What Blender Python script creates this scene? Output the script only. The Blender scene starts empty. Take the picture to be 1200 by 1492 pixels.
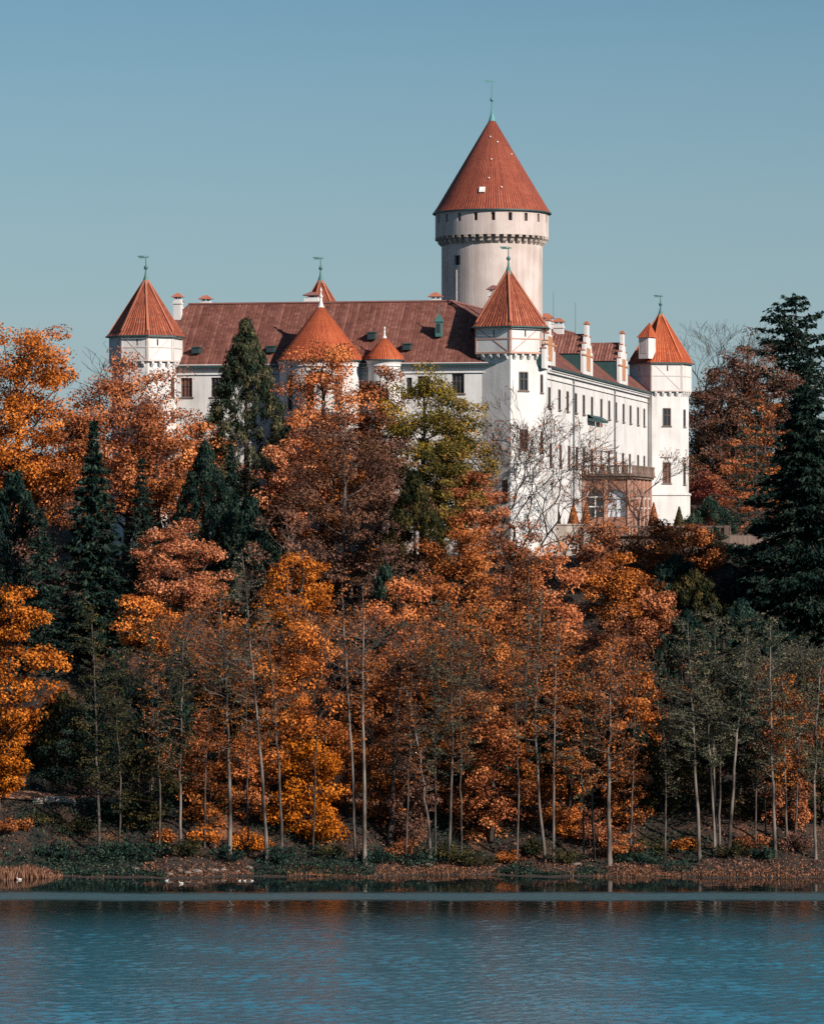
import bpy, math, random
import numpy as np
from mathutils import Vector
R_ = math.radians
sc = bpy.context.scene
COL = sc.collection

# ------------------------------------------------------------------ camera, sky, sun, exposure
H, F, HY = 30.0, 5500.0, 765.0            # eye height over the lake, focal length in photo pixels, horizon row
cam = bpy.data.objects.new('camera', bpy.data.cameras.new('camera'))
COL.objects.link(cam); sc.camera = cam
cam.location = (0, 0, H); cam.rotation_euler = (R_(90), 0, 0)
cam.data.sensor_fit = 'HORIZONTAL'; cam.data.sensor_width = 36.0
cam.data.lens = 36.0 * F / 1200.0
cam.data.shift_y = (HY - 746.0) / 1200.0
cam.data.clip_start = 1.0; cam.data.clip_end = 9000.0

SUN_AZ, SUN_EL = 46.0, 28.0               # degrees to the right of the direction back to the camera / above the horizon
to_sun = Vector((math.sin(R_(SUN_AZ)) * math.cos(R_(SUN_EL)), -math.cos(R_(SUN_AZ)) * math.cos(R_(SUN_EL)), math.sin(R_(SUN_EL))))
w = bpy.data.worlds.new('World'); sc.world = w; w.use_nodes = True
nt = w.node_tree; bg = nt.nodes['Background']
sky = nt.nodes.new('ShaderNodeTexSky'); sky.sky_type = 'NISHITA'; sky.sun_disc = False
sky.sun_elevation = R_(SUN_EL); sky.sun_rotation = R_(180 - SUN_AZ)
sky.air_density = 1.0; sky.dust_density = 0.6; sky.ozone_density = 4.0; sky.altitude = 300
tint = nt.nodes.new('ShaderNodeMix'); tint.data_type = 'RGBA'; tint.blend_type = 'MULTIPLY'
tint.inputs[0].default_value = 1.0; tint.inputs[7].default_value = (0.80, 1.0, 0.96, 1)
nt.links.new(sky.outputs[0], tint.inputs[6]); tc = nt.nodes.new('ShaderNodeTexCoord'); sx = nt.nodes.new('ShaderNodeSeparateXYZ'); nt.links.new(tc.outputs['Generated'], sx.inputs[0])
lo = nt.nodes.new('ShaderNodeMapRange'); lo.inputs['From Min'].default_value = 0.15; lo.inputs['From Max'].default_value = 0.0; lo.inputs['To Max'].default_value = 0.85
nt.links.new(sx.outputs[2], lo.inputs['Value'])
air = nt.nodes.new('ShaderNodeMix'); air.data_type = 'RGBA'; nt.links.new(lo.outputs[0], air.inputs[0]); nt.links.new(tint.outputs[2], air.inputs[6]); air.inputs[7].default_value = (4.9, 6.1, 7.05, 1)
nt.links.new(air.outputs[2], bg.inputs[0])
bg.inputs[1].default_value = 0.0545
sun = bpy.data.objects.new('sun', bpy.data.lights.new('sun', 'SUN')); COL.objects.link(sun)
sun.data.energy = 5.0; sun.data.angle = R_(0.5); sun.data.color = (1.0, 0.90, 0.80)
sun.rotation_euler = to_sun.to_track_quat('Z', 'Y').to_euler(); sun.location = to_sun * 600
vs = sc.view_settings
vs.view_transform = 'Standard'; vs.look = 'None'; vs.exposure = 0.45; vs.gamma = 1.0; vs.use_curve_mapping = False
cy = sc.cycles
cy.max_bounces = 5; cy.diffuse_bounces = 1; cy.glossy_bounces = 2; cy.transmission_bounces = 3; cy.transparent_max_bounces = 4
cy.use_denoising = False; cy.caustics_reflective = False; cy.caustics_refractive = False; cy.volume_bounces = 0

# ------------------------------------------------------------------ small tools
def zpy(py, Y): return H - (py - HY) * Y / F
def xpx(px, Y): return (px - 600.0) * Y / F
def P(px, py, Y): return Vector((xpx(px, Y), Y, zpy(py, Y)))

def wloc(o):
    v = Vector((0, 0, 0))
    while o is not None:
        v = v + o.location; o = o.parent
    return v

def thing(name, label, cat, loc=(0, 0, 0), group=None):
    o = bpy.data.objects.new(name, None); COL.objects.link(o); o.location = loc
    o.empty_display_size = 0.5
    return tag(o, label, cat, group)

def tag(o, label, cat, group=None, kind=None):
    if label: o['label'] = label
    if cat: o['category'] = cat
    if group: o['group'] = group
    if kind: o['kind'] = kind
    return o

class MB:
    def __init__(s): s.v = []; s.f = []; s.uv = {}; s.m = {}
    def quad(s, pts, uv=None, m=0):
        i = len(s.v); s.v += [tuple(p) for p in pts]; s.f.append(tuple(range(i, i + len(pts))))
        if uv: s.uv[len(s.f) - 1] = uv
        if m: s.m[len(s.f) - 1] = m
    def box(s, c, ax, ay, az):             # centre and three half-axes
        c, ax, ay, az = map(Vector, (c, ax, ay, az))
        p = [c + ax * i + ay * j + az * k for k in (-1, 1) for j in (-1, 1) for i in (-1, 1)]
        for q in ((0, 1, 3, 2), (4, 6, 7, 5), (0, 4, 5, 1), (2, 3, 7, 6), (0, 2, 6, 4), (1, 5, 7, 3)):
            s.quad([p[k] for k in q])
    def bar(s, p, q, wd, n, th):           # flat strip from p to q on a face with outward normal n
        p, q, n = Vector(p), Vector(q), Vector(n).normalized()
        d = (q - p); L = d.length; d.normalize(); t = d.cross(n)
        s.box((p + q) / 2 + n * th / 2, d * L / 2, t * wd / 2, n * th / 2)
    def lathe(s, c, prof, n=12):
        c = Vector(c)
        for (r0, z0), (r1, z1) in zip(prof, prof[1:]):
            for k in range(n):
                a, b = 2 * math.pi * k / n, 2 * math.pi * (k + 1) / n
                s.quad([c + Vector((r0 * math.cos(a), r0 * math.sin(a), z0)), c + Vector((r0 * math.cos(b), r0 * math.sin(b), z0)),
                        c + Vector((r1 * math.cos(b), r1 * math.sin(b), z1)), c + Vector((r1 * math.cos(a), r1 * math.sin(a), z1))])
    def build(s, name, mat, parent=None, smooth=False, loc=None):
        base = wloc(parent) if parent else Vector(loc or (0, 0, 0))
        me = bpy.data.meshes.new(name)
        me.from_pydata([(p[0] - base.x, p[1] - base.y, p[2] - base.z) for p in s.v], [], s.f)
        mats = mat if isinstance(mat, (list, tuple)) else [mat]
        for m in mats: me.materials.append(m)
        if s.uv:
            ul = me.uv_layers.new(name='UVMap')
            for pi, uv in s.uv.items():
                ls = me.polygons[pi].loop_start
                for k, c in enumerate(uv): ul.data[ls + k].uv = c
        for pi, m in s.m.items(): me.polygons[pi].material_index = m
        if smooth:
            for p in me.polygons: p.use_smooth = True
        o = bpy.data.objects.new(name, me); COL.objects.link(o)
        if parent: o.parent = parent
        else: o.location = base
        return o

# ------------------------------------------------------------------ materials
def newmat(name):
    m = bpy.data.materials.new(name); m.use_nodes = True
    return m, m.node_tree, m.node_tree.nodes['Principled BSDF']

def N(t, kind, **kw):
    n = t.nodes.new(kind)
    for k, v in kw.items(): setattr(n, k, v)
    return n

def ramp(t, stops):
    n = t.nodes.new('ShaderNodeValToRGB'); e = n.color_ramp.elements
    while len(e) < len(stops): e.new(0.5)
    for el, (p, c) in zip(e, stops): el.position = p; el.color = (c[0], c[1], c[2], 1)
    return n

def plain(name, c, rough=0.7, metal=0.0, var=0.12, scale=1.5):
    m, t, b = newmat(name)
    g = N(t, 'ShaderNodeNewGeometry'); no = N(t, 'ShaderNodeTexNoise'); no.inputs['Scale'].default_value = scale; no.inputs['Detail'].default_value = 5
    t.links.new(g.outputs['Position'], no.inputs['Vector'])
    r = ramp(t, [(0.3, [x * (1 - var) for x in c]), (0.7, [min(1, x * (1 + var)) for x in c])])
    t.links.new(no.outputs[0], r.inputs[0]); t.links.new(r.outputs[0], b.inputs['Base Color'])
    b.inputs['Roughness'].default_value = rough; b.inputs['Metallic'].default_value = metal
    return m

def plaster(name, c, stain, amount=0.5):
    m, t, b = newmat(name)
    g = N(t, 'ShaderNodeNewGeometry')
    mp = N(t, 'ShaderNodeMapping'); mp.inputs['Scale'].default_value = (1.1, 1.1, 0.10)
    t.links.new(g.outputs['Position'], mp.inputs['Vector'])
    n1 = N(t, 'ShaderNodeTexNoise'); n1.inputs['Scale'].default_value = 1.3; n1.inputs['Detail'].default_value = 6
    t.links.new(mp.outputs[0], n1.inputs['Vector'])
    n2 = N(t, 'ShaderNodeTexNoise'); n2.inputs['Scale'].default_value = 0.35; n2.inputs['Detail'].default_value = 7
    t.links.new(g.outputs['Position'], n2.inputs['Vector'])
    mul = N(t, 'ShaderNodeMath', operation='MULTIPLY'); t.links.new(n1.outputs[0], mul.inputs[0]); t.links.new(n2.outputs[0], mul.inputs[1])
    r = ramp(t, [(0.17, c), (0.19 + 0.22 * (1 - amount), [(a * 0.6 + s * 0.4) for a, s in zip(c, stain)]), (0.50, stain)])
    t.links.new(mul.outputs[0], r.inputs[0]); t.links.new(r.outputs[0], b.inputs['Base Color'])
    n3 = N(t, 'ShaderNodeTexNoise'); n3.inputs['Scale'].default_value = 6; n3.inputs['Detail'].default_value = 4
    t.links.new(g.outputs['Position'], n3.inputs['Vector'])
    bp = N(t, 'ShaderNodeBump'); bp.inputs['Strength'].default_value = 0.35; bp.inputs['Distance'].default_value = 0.03
    t.links.new(n3.outputs[0], bp.inputs['Height']); t.links.new(bp.outputs[0], b.inputs['Normal'])
    b.inputs['Roughness'].default_value = 0.9; b.inputs['Specular IOR Level'].default_value = 0.2
    return m

def tiles(name, lo, mid, hi, joint, row=0.30, rib=0.8, bump=0.06, gap=0.5):
    """clay tiles: u counts tile columns, v is metres up the slope"""
    m, t, b = newmat(name)
    uv = N(t, 'ShaderNodeUVMap'); sp = N(t, 'ShaderNodeSeparateXYZ'); t.links.new(uv.outputs[0], sp.inputs[0])
    def mth(op, a, bb=None):
        n = N(t, 'ShaderNodeMath', operation=op)
        for i, q in enumerate((a, bb)):
            if q is None: continue
            if isinstance(q, (int, float)): n.inputs[i].default_value = q
            else: t.links.new(q, n.inputs[i])
        return n.outputs[0]
    u, v = sp.outputs[0], sp.outputs[1]
    vr = mth('DIVIDE', v, row)
    cu, cv = mth('FLOOR', u), mth('FLOOR', vr)
    fu, fv = mth('FRACT', u), mth('FRACT', vr)
    cb = N(t, 'ShaderNodeCombineXYZ'); t.links.new(cu, cb.inputs[0]); t.links.new(cv, cb.inputs[1])
    wn = N(t, 'ShaderNodeTexWhiteNoise', noise_dimensions='2D'); t.links.new(cb.outputs[0], wn.inputs[0])
    wc = N(t, 'ShaderNodeTexWhiteNoise', noise_dimensions='1D'); t.links.new(cu, wc.inputs['W'])
    g = N(t, 'ShaderNodeNewGeometry')
    n2 = N(t, 'ShaderNodeTexNoise'); n2.inputs['Scale'].default_value = 0.55; n2.inputs['Detail'].default_value = 8; n2.inputs['Roughness'].default_value = 0.7
    t.links.new(g.outputs['Position'], n2.inputs['Vector'])
    mixv = mth('ADD', mth('ADD', mth('MULTIPLY', wn.outputs[0], 0.26), mth('MULTIPLY', wc.outputs[0], 0.30)), mth('ADD', mth('MULTIPLY', n2.outputs[0], 0.95), -0.22))
    r = ramp(t, [(0.22, lo), (0.52, mid), (0.85, hi)]); t.links.new(mixv, r.inputs[0])
    pu = mth('SINE', mth('MULTIPLY', fu, math.pi))
    edge = mth('LESS_THAN', pu, gap)
    jm = N(t, 'ShaderNodeMix'); jm.data_type = 'RGBA'; t.links.new(mth('MULTIPLY', edge, rib), jm.inputs[0])
    t.links.new(r.outputs[0], jm.inputs[6]); jm.inputs[7].default_value = (*joint, 1)
    t.links.new(jm.outputs[2], b.inputs['Base Color'])
    hgt = mth('ADD', mth('MULTIPLY', pu, 1.0), mth('MULTIPLY', fv, -0.5))
    bp = N(t, 'ShaderNodeBump'); bp.inputs['Strength'].default_value = 0.8; bp.inputs['Distance'].default_value = bump
    t.links.new(hgt, bp.inputs['Height']); t.links.new(bp.outputs[0], b.inputs['Normal'])
    b.inputs['Roughness'].default_value = 0.75; b.inputs['Specular IOR Level'].default_value = 0.25
    return m

def leafmat(name, cols, trans=0.3):
    m, t, b = newmat(name)
    at = N(t, 'ShaderNodeAttribute', attribute_name='v')
    k = len(cols)
    r = ramp(t, [(0.15 + 0.7 * i / (k - 1), c) for i, c in enumerate(cols)])
    r = ramp(t, [(0.15 + 0.7 * i / (k - 1), [min(0.92, q * 1.3) for q in c]) for i, c in enumerate(cols)]) if cols[1][0] > 0.1 else r
    oi = N(t, 'ShaderNodeObjectInfo'); hs = N(t, 'ShaderNodeHueSaturation')      # every tree turns a little differently
    for nm, lo, hi in (('Hue', 0.497, 0.5035), ('Value', 0.76, 1.12), ('Saturation', 0.92, 1.05)):
        q = N(t, 'ShaderNodeMapRange'); q.inputs['To Min'].default_value = lo; q.inputs['To Max'].default_value = hi
        if nm == 'Value': fr = N(t, 'ShaderNodeMath', operation='FRACT'); mm = N(t, 'ShaderNodeMath', operation='MULTIPLY'); mm.inputs[1].default_value = 7.13; t.links.new(oi.outputs['Random'], mm.inputs[0]); t.links.new(mm.outputs[0], fr.inputs[0]); t.links.new(fr.outputs[0], q.inputs['Value'])
        else: t.links.new(oi.outputs['Random'], q.inputs['Value'])
        t.links.new(q.outputs[0], hs.inputs[nm])
    t.links.new(at.outputs['Fac'], r.inputs[0]); t.links.new(r.outputs[0], hs.inputs['Color']); r = hs; t.links.new(r.outputs[0], b.inputs['Base Color'])
    b.inputs['Roughness'].default_value = 0.65; b.inputs['Specular IOR Level'].default_value = 0.07
    tr = N(t, 'ShaderNodeBsdfTranslucent'); t.links.new(r.outputs[0], tr.inputs['Color'])
    mx = N(t, 'ShaderNodeMixShader'); mx.inputs[0].default_value = trans
    t.links.new(b.outputs[0], mx.inputs[1]); t.links.new(tr.outputs[0], mx.inputs[2])
    t.links.new(mx.outputs[0], t.nodes['Material Output'].inputs['Surface'])
    return m

def barkmat(name, lo, hi, scale=3.0):
    m, t, b = newmat(name)
    g = N(t, 'ShaderNodeNewGeometry'); mp = N(t, 'ShaderNodeMapping'); mp.inputs['Scale'].default_value = (1, 1, 0.35)
    no = N(t, 'ShaderNodeTexNoise'); no.inputs['Scale'].default_value = scale; no.inputs['Detail'].default_value = 5
    t.links.new(g.outputs['Position'], mp.inputs['Vector']); t.links.new(mp.outputs[0], no.inputs['Vector'])
    r = ramp(t, [(0.35, lo), (0.62, hi)]); t.links.new(no.outputs[0], r.inputs[0]); t.links.new(r.outputs[0], b.inputs['Base Color'])
    b.inputs['Roughness'].default_value = 0.9; b.inputs['Specular IOR Level'].default_value = 0.1
    return m

M = {}
M['plaster'] = plaster('white_plaster', (0.60, 0.595, 0.59), (0.40, 0.38, 0.355), 0.35)
M['plaster_pink'] = plaster('old_pink_plaster', (0.53, 0.455, 0.425), (0.33, 0.265, 0.235), 0.6)
M['stone'] = plaster('weathered_stone', (0.50, 0.44, 0.39), (0.20, 0.16, 0.13), 0.9)
M['brick'] = plaster('pink_brick', (0.33, 0.165, 0.115), (0.19, 0.09, 0.06), 0.8)
M['dark_stone'] = plaster('dark_mossy_stone', (0.22, 0.15, 0.12), (0.07, 0.055, 0.05), 0.9)
M['tile_wing'] = tiles('dull_red_tiles', (0.08, 0.030, 0.023), (0.148, 0.055, 0.041), (0.235, 0.105, 0.082), (0.085, 0.032, 0.025), 0.36, 0.4, 0.02, 0.4)
M['tile_tower'] = tiles('orange_red_tiles', (0.16, 0.042, 0.026), (0.30, 0.074, 0.038), (0.42, 0.14, 0.078), (0.07, 0.018, 0.013), 0.32, 0.9)
M['tile_orange'] = tiles('bright_orange_tiles', (0.27, 0.052, 0.022), (0.41, 0.085, 0.032), (0.50, 0.135, 0.055), (0.13, 0.026, 0.013), 0.32, 0.7)
M['tile_keep'] = tiles('brick_red_tiles', (0.18, 0.044, 0.028), (0.28, 0.066, 0.038), (0.35, 0.10, 0.056), (0.09, 0.022, 0.016), 0.32, 0.75)
M['copper'] = plain('green_copper', (0.07, 0.17, 0.16), 0.5, 0.3)
M['copper_dark'] = plain('dark_copper', (0.03, 0.075, 0.075), 0.5, 0.3)
M['timber'] = plain('pink_timber', (0.44, 0.25, 0.19), 0.8)
M['timber_pale'] = plain('pale_timber', (0.52, 0.46, 0.43), 0.8)
M['wood'] = plain('brown_shutter', (0.13, 0.055, 0.035), 0.7, var=0.3)
M['ochre'] = plain('ochre_shutter', (0.42, 0.20, 0.10), 0.7, var=0.2)
M['frame'] = plain('painted_frame', (0.10, 0.07, 0.065), 0.6)
M['white_frame'] = plain('white_frame', (0.7, 0.69, 0.67), 0.5)
M['metal'] = plain('grey_metal', (0.12, 0.13, 0.14), 0.4, 0.6)
M['void'] = plain('dark_opening', (0.02, 0.022, 0.025), 0.9)
def glass():
    m, t, b = newmat('window_glass')
    b.inputs['Base Color'].default_value = (0.022, 0.028, 0.035, 1); b.inputs['Roughness'].default_value = 0.08
    b.inputs['Specular IOR Level'].default_value = 0.6
    return m
M['glass'] = glass()
M['blind'] = plain('pale_blind', (0.62, 0.66, 0.72), 0.7)
M['bark_pale'] = barkmat('pale_bark', (0.025, 0.022, 0.02), (0.19, 0.16, 0.14), 1.3)
M['bark_dark'] = barkmat('dark_bark', (0.025, 0.02, 0.018), (0.075, 0.055, 0.048))
M['bark_grey'] = barkmat('grey_bark', (0.03, 0.026, 0.024), (0.11, 0.09, 0.08))
PAL = {
 'orange': [(0.075, 0.022, 0.010), (0.43, 0.122, 0.027), (0.68, 0.24, 0.06)],
 'gold': [(0.10, 0.028, 0.010), (0.46, 0.13, 0.024), (0.68, 0.25, 0.055)],
 'salmon': [(0.13, 0.038, 0.016), (0.48, 0.15, 0.046), (0.70, 0.28, 0.10)],
 'rust': [(0.035, 0.016, 0.012), (0.25, 0.077, 0.024), (0.52, 0.175, 0.048)],
 'brown': [(0.055, 0.03, 0.024), (0.13, 0.064, 0.045), (0.25, 0.115, 0.07)],
 'red': [(0.12, 0.03, 0.02), (0.26, 0.06, 0.04), (0.36, 0.10, 0.06)],
 'olive': [(0.02, 0.028, 0.010), (0.12, 0.095, 0.018), (0.34, 0.20, 0.03)],
 'mossy': [(0.008, 0.016, 0.01), (0.04, 0.046, 0.02), (0.13, 0.09, 0.03)],
 'dark': [(0.003, 0.013, 0.013), (0.012, 0.032, 0.027), (0.05, 0.078, 0.05)],
 'conifer': [(0.012, 0.03, 0.02), (0.04, 0.055, 0.03), (0.15, 0.125, 0.06)],
 'blue': [(0.03, 0.07, 0.075), (0.07, 0.12, 0.12), (0.14, 0.19, 0.19)],
 'greygreen': [(0.02, 0.024, 0.02), (0.075, 0.085, 0.052), (0.22, 0.19, 0.11)],
 'drygrass': [(0.05, 0.025, 0.016), (0.15, 0.066, 0.035), (0.34, 0.17, 0.10)],
}
LM = {k: leafmat('leaves_' + k, v, 0.15 if k in ('dark', 'conifer', 'blue') else 0.26) for k, v in PAL.items()}

# ------------------------------------------------------------------ ground and water
_T = np.array([-400, -60, -3, 0, 3, 5, 8, 13, 15.6, 19.5, 30, 45, 60, 70, 76, 160, 185, 230, 420, 1500, 4000], float)
_Z = np.array([-6, -6, -0.5, -0.05, 0.45, 0.7, 1.6, 4.4, 5.25, 5.45, 9.2, 15.2, 21.2, 25.0, 26.6, 27.0, 31.0, 37.0, 44.0, 30.0, 10.0])
def shore(x): return 321.3 + 0.9 * np.sin(x * 0.13 + 1) + 0.7 * np.sin(x * 0.37) + 0.45 * np.sin(x * 0.83 + 2) + 0.25 * np.sin(x * 1.9 + 0.5) - 2.2 * np.exp(-((x + 35) / 5.0) ** 2)
def ground(x, y):
    t = y - shore(x)
    z = np.interp(t, _T, _Z)
    k = np.clip((t - 3) / 12, 0, 1)
    return z + k * (0.55 * np.sin(x * 0.21 + y * 0.11) * np.cos(y * 0.17 - x * 0.05) + 0.22 * np.sin(x * 0.7 + 1) * np.sin(y * 0.6)) + 0.05 * np.sin(x * 2.3) * np.sin(y * 2.9)
def gz(x, y): return float(ground(np.float64(x), np.float64(y)))

def mesh_np(name, V, Fq, mat, parent=None, attr=None, smooth=False, loc=None):
    me = bpy.data.meshes.new(name); nf = len(Fq)
    me.vertices.add(len(V)); me.vertices.foreach_set('co', np.asarray(V, np.float32).ravel())
    me.loops.add(nf * 4); me.loops.foreach_set('vertex_index', np.asarray(Fq, np.int32).ravel())
    me.polygons.add(nf); me.polygons.foreach_set('loop_start', np.arange(nf, dtype=np.int32) * 4)
    if smooth: me.polygons.foreach_set('use_smooth', np.ones(nf, bool))
    me.update(calc_edges=True)
    if attr is not None:
        a = me.attributes.new('v', 'FLOAT', 'FACE'); a.data.foreach_set('value', np.asarray(attr, np.float32))
    me.materials.append(mat)
    o = bpy.data.objects.new(name, me); COL.objects.link(o)
    if parent: o.parent = parent
    elif loc is not None: o.location = loc
    return o

def make_ground():
    xs = np.concatenate([np.linspace(-3500, -160, 24), np.arange(-150, 151, 1.0), np.linspace(160, 3500, 24)])
    ys = np.concatenate([np.linspace(-200, 300, 12), np.arange(305, 420, 0.75), np.arange(420, 600, 4.0), np.linspace(610, 4300, 40)])
    X, Y = np.meshgrid(xs, ys); Z = ground(X, Y)
    V = np.stack([X, Y, Z], -1).reshape(-1, 3); n = len(xs)
    I = np.arange(len(ys) - 1)[:, None] * n + np.arange(n - 1)[None, :]
    Fq = np.stack([I, I + 1, I + n + 1, I + n], -1).reshape(-1, 4)
    m, t, b = newmat('leaf_litter')
    g = N(t, 'ShaderNodeNewGeometry')
    n1 = N(t, 'ShaderNodeTexNoise'); n1.inputs['Scale'].default_value = 0.22; n1.inputs['Detail'].default_value = 8; n1.inputs['Roughness'].default_value = 0.65
    n2 = N(t, 'ShaderNodeTexNoise'); n2.inputs['Scale'].default_value = 4.5; n2.inputs['Detail'].default_value = 4
    t.links.new(g.outputs['Position'], n1.inputs['Vector']); t.links.new(g.outputs['Position'], n2.inputs['Vector'])
    r1 = ramp(t, [(0.42, (0.010, 0.012, 0.010)), (0.56, (0.05, 0.025, 0.016)), (0.72, (0.25, 0.10, 0.042))])
    r2 = ramp(t, [(0.3, (0.35, 0.35, 0.35)), (0.7, (1.25, 1.2, 1.15))])
    mx = N(t, 'ShaderNodeMix'); mx.data_type = 'RGBA'; mx.blend_type = 'MULTIPLY'; mx.inputs[0].default_value = 1
    t.links.new(n1.outputs[0], r1.inputs[0]); t.links.new(n2.outputs[0], r2.inputs[0])
    t.links.new(r1.outputs[0], mx.inputs[6]); t.links.new(r2.outputs[0], mx.inputs[7])
    sz = N(t, 'ShaderNodeSeparateXYZ'); t.links.new(g.outputs['Position'], sz.inputs[0]); mz = N(t, 'ShaderNodeMath', operation='MULTIPLY_ADD'); t.links.new(n1.outputs[0], mz.inputs[0]); mz.inputs[1].default_value = 1.2; t.links.new(sz.outputs[2], mz.inputs[2])
    rz = ramp(t, [(0.75, (0, 0, 0)), (1.0, (1, 1, 1))]); sc_ = N(t, 'ShaderNodeMath', operation='MULTIPLY'); sc_.inputs[1].default_value = 0.5; t.links.new(mz.outputs[0], sc_.inputs[0]); t.links.new(sc_.outputs[0], rz.inputs[0])
    mud = N(t, 'ShaderNodeMix'); mud.data_type = 'RGBA'; mud.inputs[6].default_value = (0.024, 0.017, 0.013, 1); t.links.new(rz.outputs[0], mud.inputs[0]); t.links.new(mx.outputs[2], mud.inputs[7])
    t.links.new(mud.outputs[2], b.inputs['Base Color']); b.inputs['Roughness'].default_value = 1.0
    bp = N(t, 'ShaderNodeBump'); bp.inputs['Distance'].default_value = 0.15; t.links.new(n2.outputs[0], bp.inputs['Height']); t.links.new(bp.outputs[0], b.inputs['Normal'])
    o = mesh_np('ground', V, Fq, m, smooth=True); tag(o, 'leaf strewn wooded hillside rising from the lake shore', 'ground', kind='structure')

def make_water():
    """real waves: a sum of travelling ripples, gentle under the far bank, open towards the viewer"""
    r = np.random.default_rng(5)
    xs = np.concatenate([np.linspace(-3500, -60, 16), np.arange(-46, 46.1, 0.16), np.linspace(60, 3500, 16)])
    ys = np.concatenate([np.linspace(-300, 208, 10), np.arange(212, 325.2, 0.2), [330, 345]])
    X, Y = np.meshgrid(xs, ys); Z = np.zeros_like(X)
    wob = 1.3 * np.sin(X * 0.05 + 1) + 0.5 * np.sin(X * 0.21 + Y * 0.1); Yw = Y + wob * np.clip((309 - Y) / 20, 0, 1)
    amp = np.interp(Yw, [208, 262, 280, 292, 298, 300.6, 302.2, 307.2, 309, 330], [1, 1, 0.85, 0.6, 0.35, 0.25, 0.8, 0.8, 0.06, 0.03])
    gust = np.clip(0.85 + 0.28 * np.sin(X * 0.11 + Y * 0.19 + 1.7 * np.sin(Y * 0.07 + X * 0.03)) * np.sin(Y * 0.23 - X * 0.05 + 0.6) + 0.25 * np.sin(X * 0.3 + Y * 0.42), 0.25, 1.4)
    calm = np.clip((302 - Y) / 6, 0, 1); amp = amp * (1 + (gust - 1) * calm)
    for k in range(64):
        lam = 0.55 * (2.8 / 0.55) ** (r.random() ** 1.9); th = R_(90) + r.normal() * 0.75; kk = 2 * math.pi / lam
        Z += WAVE / 64 ** 0.5 / kk * 1.414 * np.sin(kk * (math.cos(th) * X + math.sin(th) * Y) + r.random() * 6.283)
    edge = np.clip((46 - np.abs(X)) / 4, 0, 1) * np.clip((Y - 212) / 4, 0, 1); Z = Z * amp * edge
    n = len(xs); V = np.stack([X, Y, Z], -1).reshape(-1, 3); I = np.arange(len(ys) - 1)[:, None] * n + np.arange(n - 1)[None, :]
    m, t, b = newmat('lake_water')
    b.inputs['IOR'].default_value = 1.7
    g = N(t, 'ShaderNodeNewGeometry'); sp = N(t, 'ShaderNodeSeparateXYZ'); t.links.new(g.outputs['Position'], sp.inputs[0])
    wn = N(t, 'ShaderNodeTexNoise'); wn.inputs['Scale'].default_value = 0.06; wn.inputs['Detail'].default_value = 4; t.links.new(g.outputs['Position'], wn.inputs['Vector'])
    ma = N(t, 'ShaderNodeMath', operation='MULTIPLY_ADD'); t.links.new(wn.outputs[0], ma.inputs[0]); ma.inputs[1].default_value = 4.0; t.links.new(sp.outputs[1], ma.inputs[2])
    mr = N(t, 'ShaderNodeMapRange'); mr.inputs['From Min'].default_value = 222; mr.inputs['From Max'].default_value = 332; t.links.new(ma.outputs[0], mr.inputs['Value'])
    f = lambda Y: (Y - 220) / 110.0
    # bank and sky reflections painted into the water colour: dark strip, pale ruffled streak, blue beyond; the wind also sets the gloss
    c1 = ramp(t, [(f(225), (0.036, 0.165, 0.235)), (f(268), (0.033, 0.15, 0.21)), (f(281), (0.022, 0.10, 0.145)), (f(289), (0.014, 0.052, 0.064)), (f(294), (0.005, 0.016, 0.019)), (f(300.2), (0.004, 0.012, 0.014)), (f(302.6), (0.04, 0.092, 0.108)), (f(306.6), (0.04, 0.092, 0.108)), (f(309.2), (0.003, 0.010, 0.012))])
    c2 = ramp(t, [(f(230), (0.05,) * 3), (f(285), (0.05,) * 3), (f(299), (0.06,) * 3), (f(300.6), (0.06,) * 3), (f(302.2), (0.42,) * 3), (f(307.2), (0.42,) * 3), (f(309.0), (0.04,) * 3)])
    mp = N(t, 'ShaderNodeMapping'); mp.inputs['Scale'].default_value = (2.4, 4.0, 1); fn_ = N(t, 'ShaderNodeTexNoise'); fn_.inputs['Scale'].default_value = 1; fn_.inputs['Detail'].default_value = 5
    t.links.new(g.outputs['Position'], mp.inputs[0]); t.links.new(mp.outputs[0], fn_.inputs['Vector'])
    c3 = ramp(t, [(f(225), (0.034,) * 3), (f(284), (0.028,) * 3), (f(297), (0.008,) * 3), (f(301.5), (0.0,) * 3)]); t.links.new(mr.outputs[0], c3.inputs[0])
    m3 = N(t, 'ShaderNodeMath', operation='MULTIPLY'); t.links.new(fn_.outputs[0], m3.inputs[0]); t.links.new(c3.outputs[0], m3.inputs[1])
    bp = N(t, 'ShaderNodeBump'); bp.inputs['Distance'].default_value = 1.0; t.links.new(m3.outputs[0], bp.inputs['Height']); t.links.new(bp.outputs[0], b.inputs['Normal'])
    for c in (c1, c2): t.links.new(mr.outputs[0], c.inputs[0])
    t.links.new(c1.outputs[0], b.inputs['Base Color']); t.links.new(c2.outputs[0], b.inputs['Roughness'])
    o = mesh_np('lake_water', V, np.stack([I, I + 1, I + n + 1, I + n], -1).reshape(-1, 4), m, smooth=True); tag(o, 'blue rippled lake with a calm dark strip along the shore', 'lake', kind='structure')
WAVE = 0.12

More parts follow.
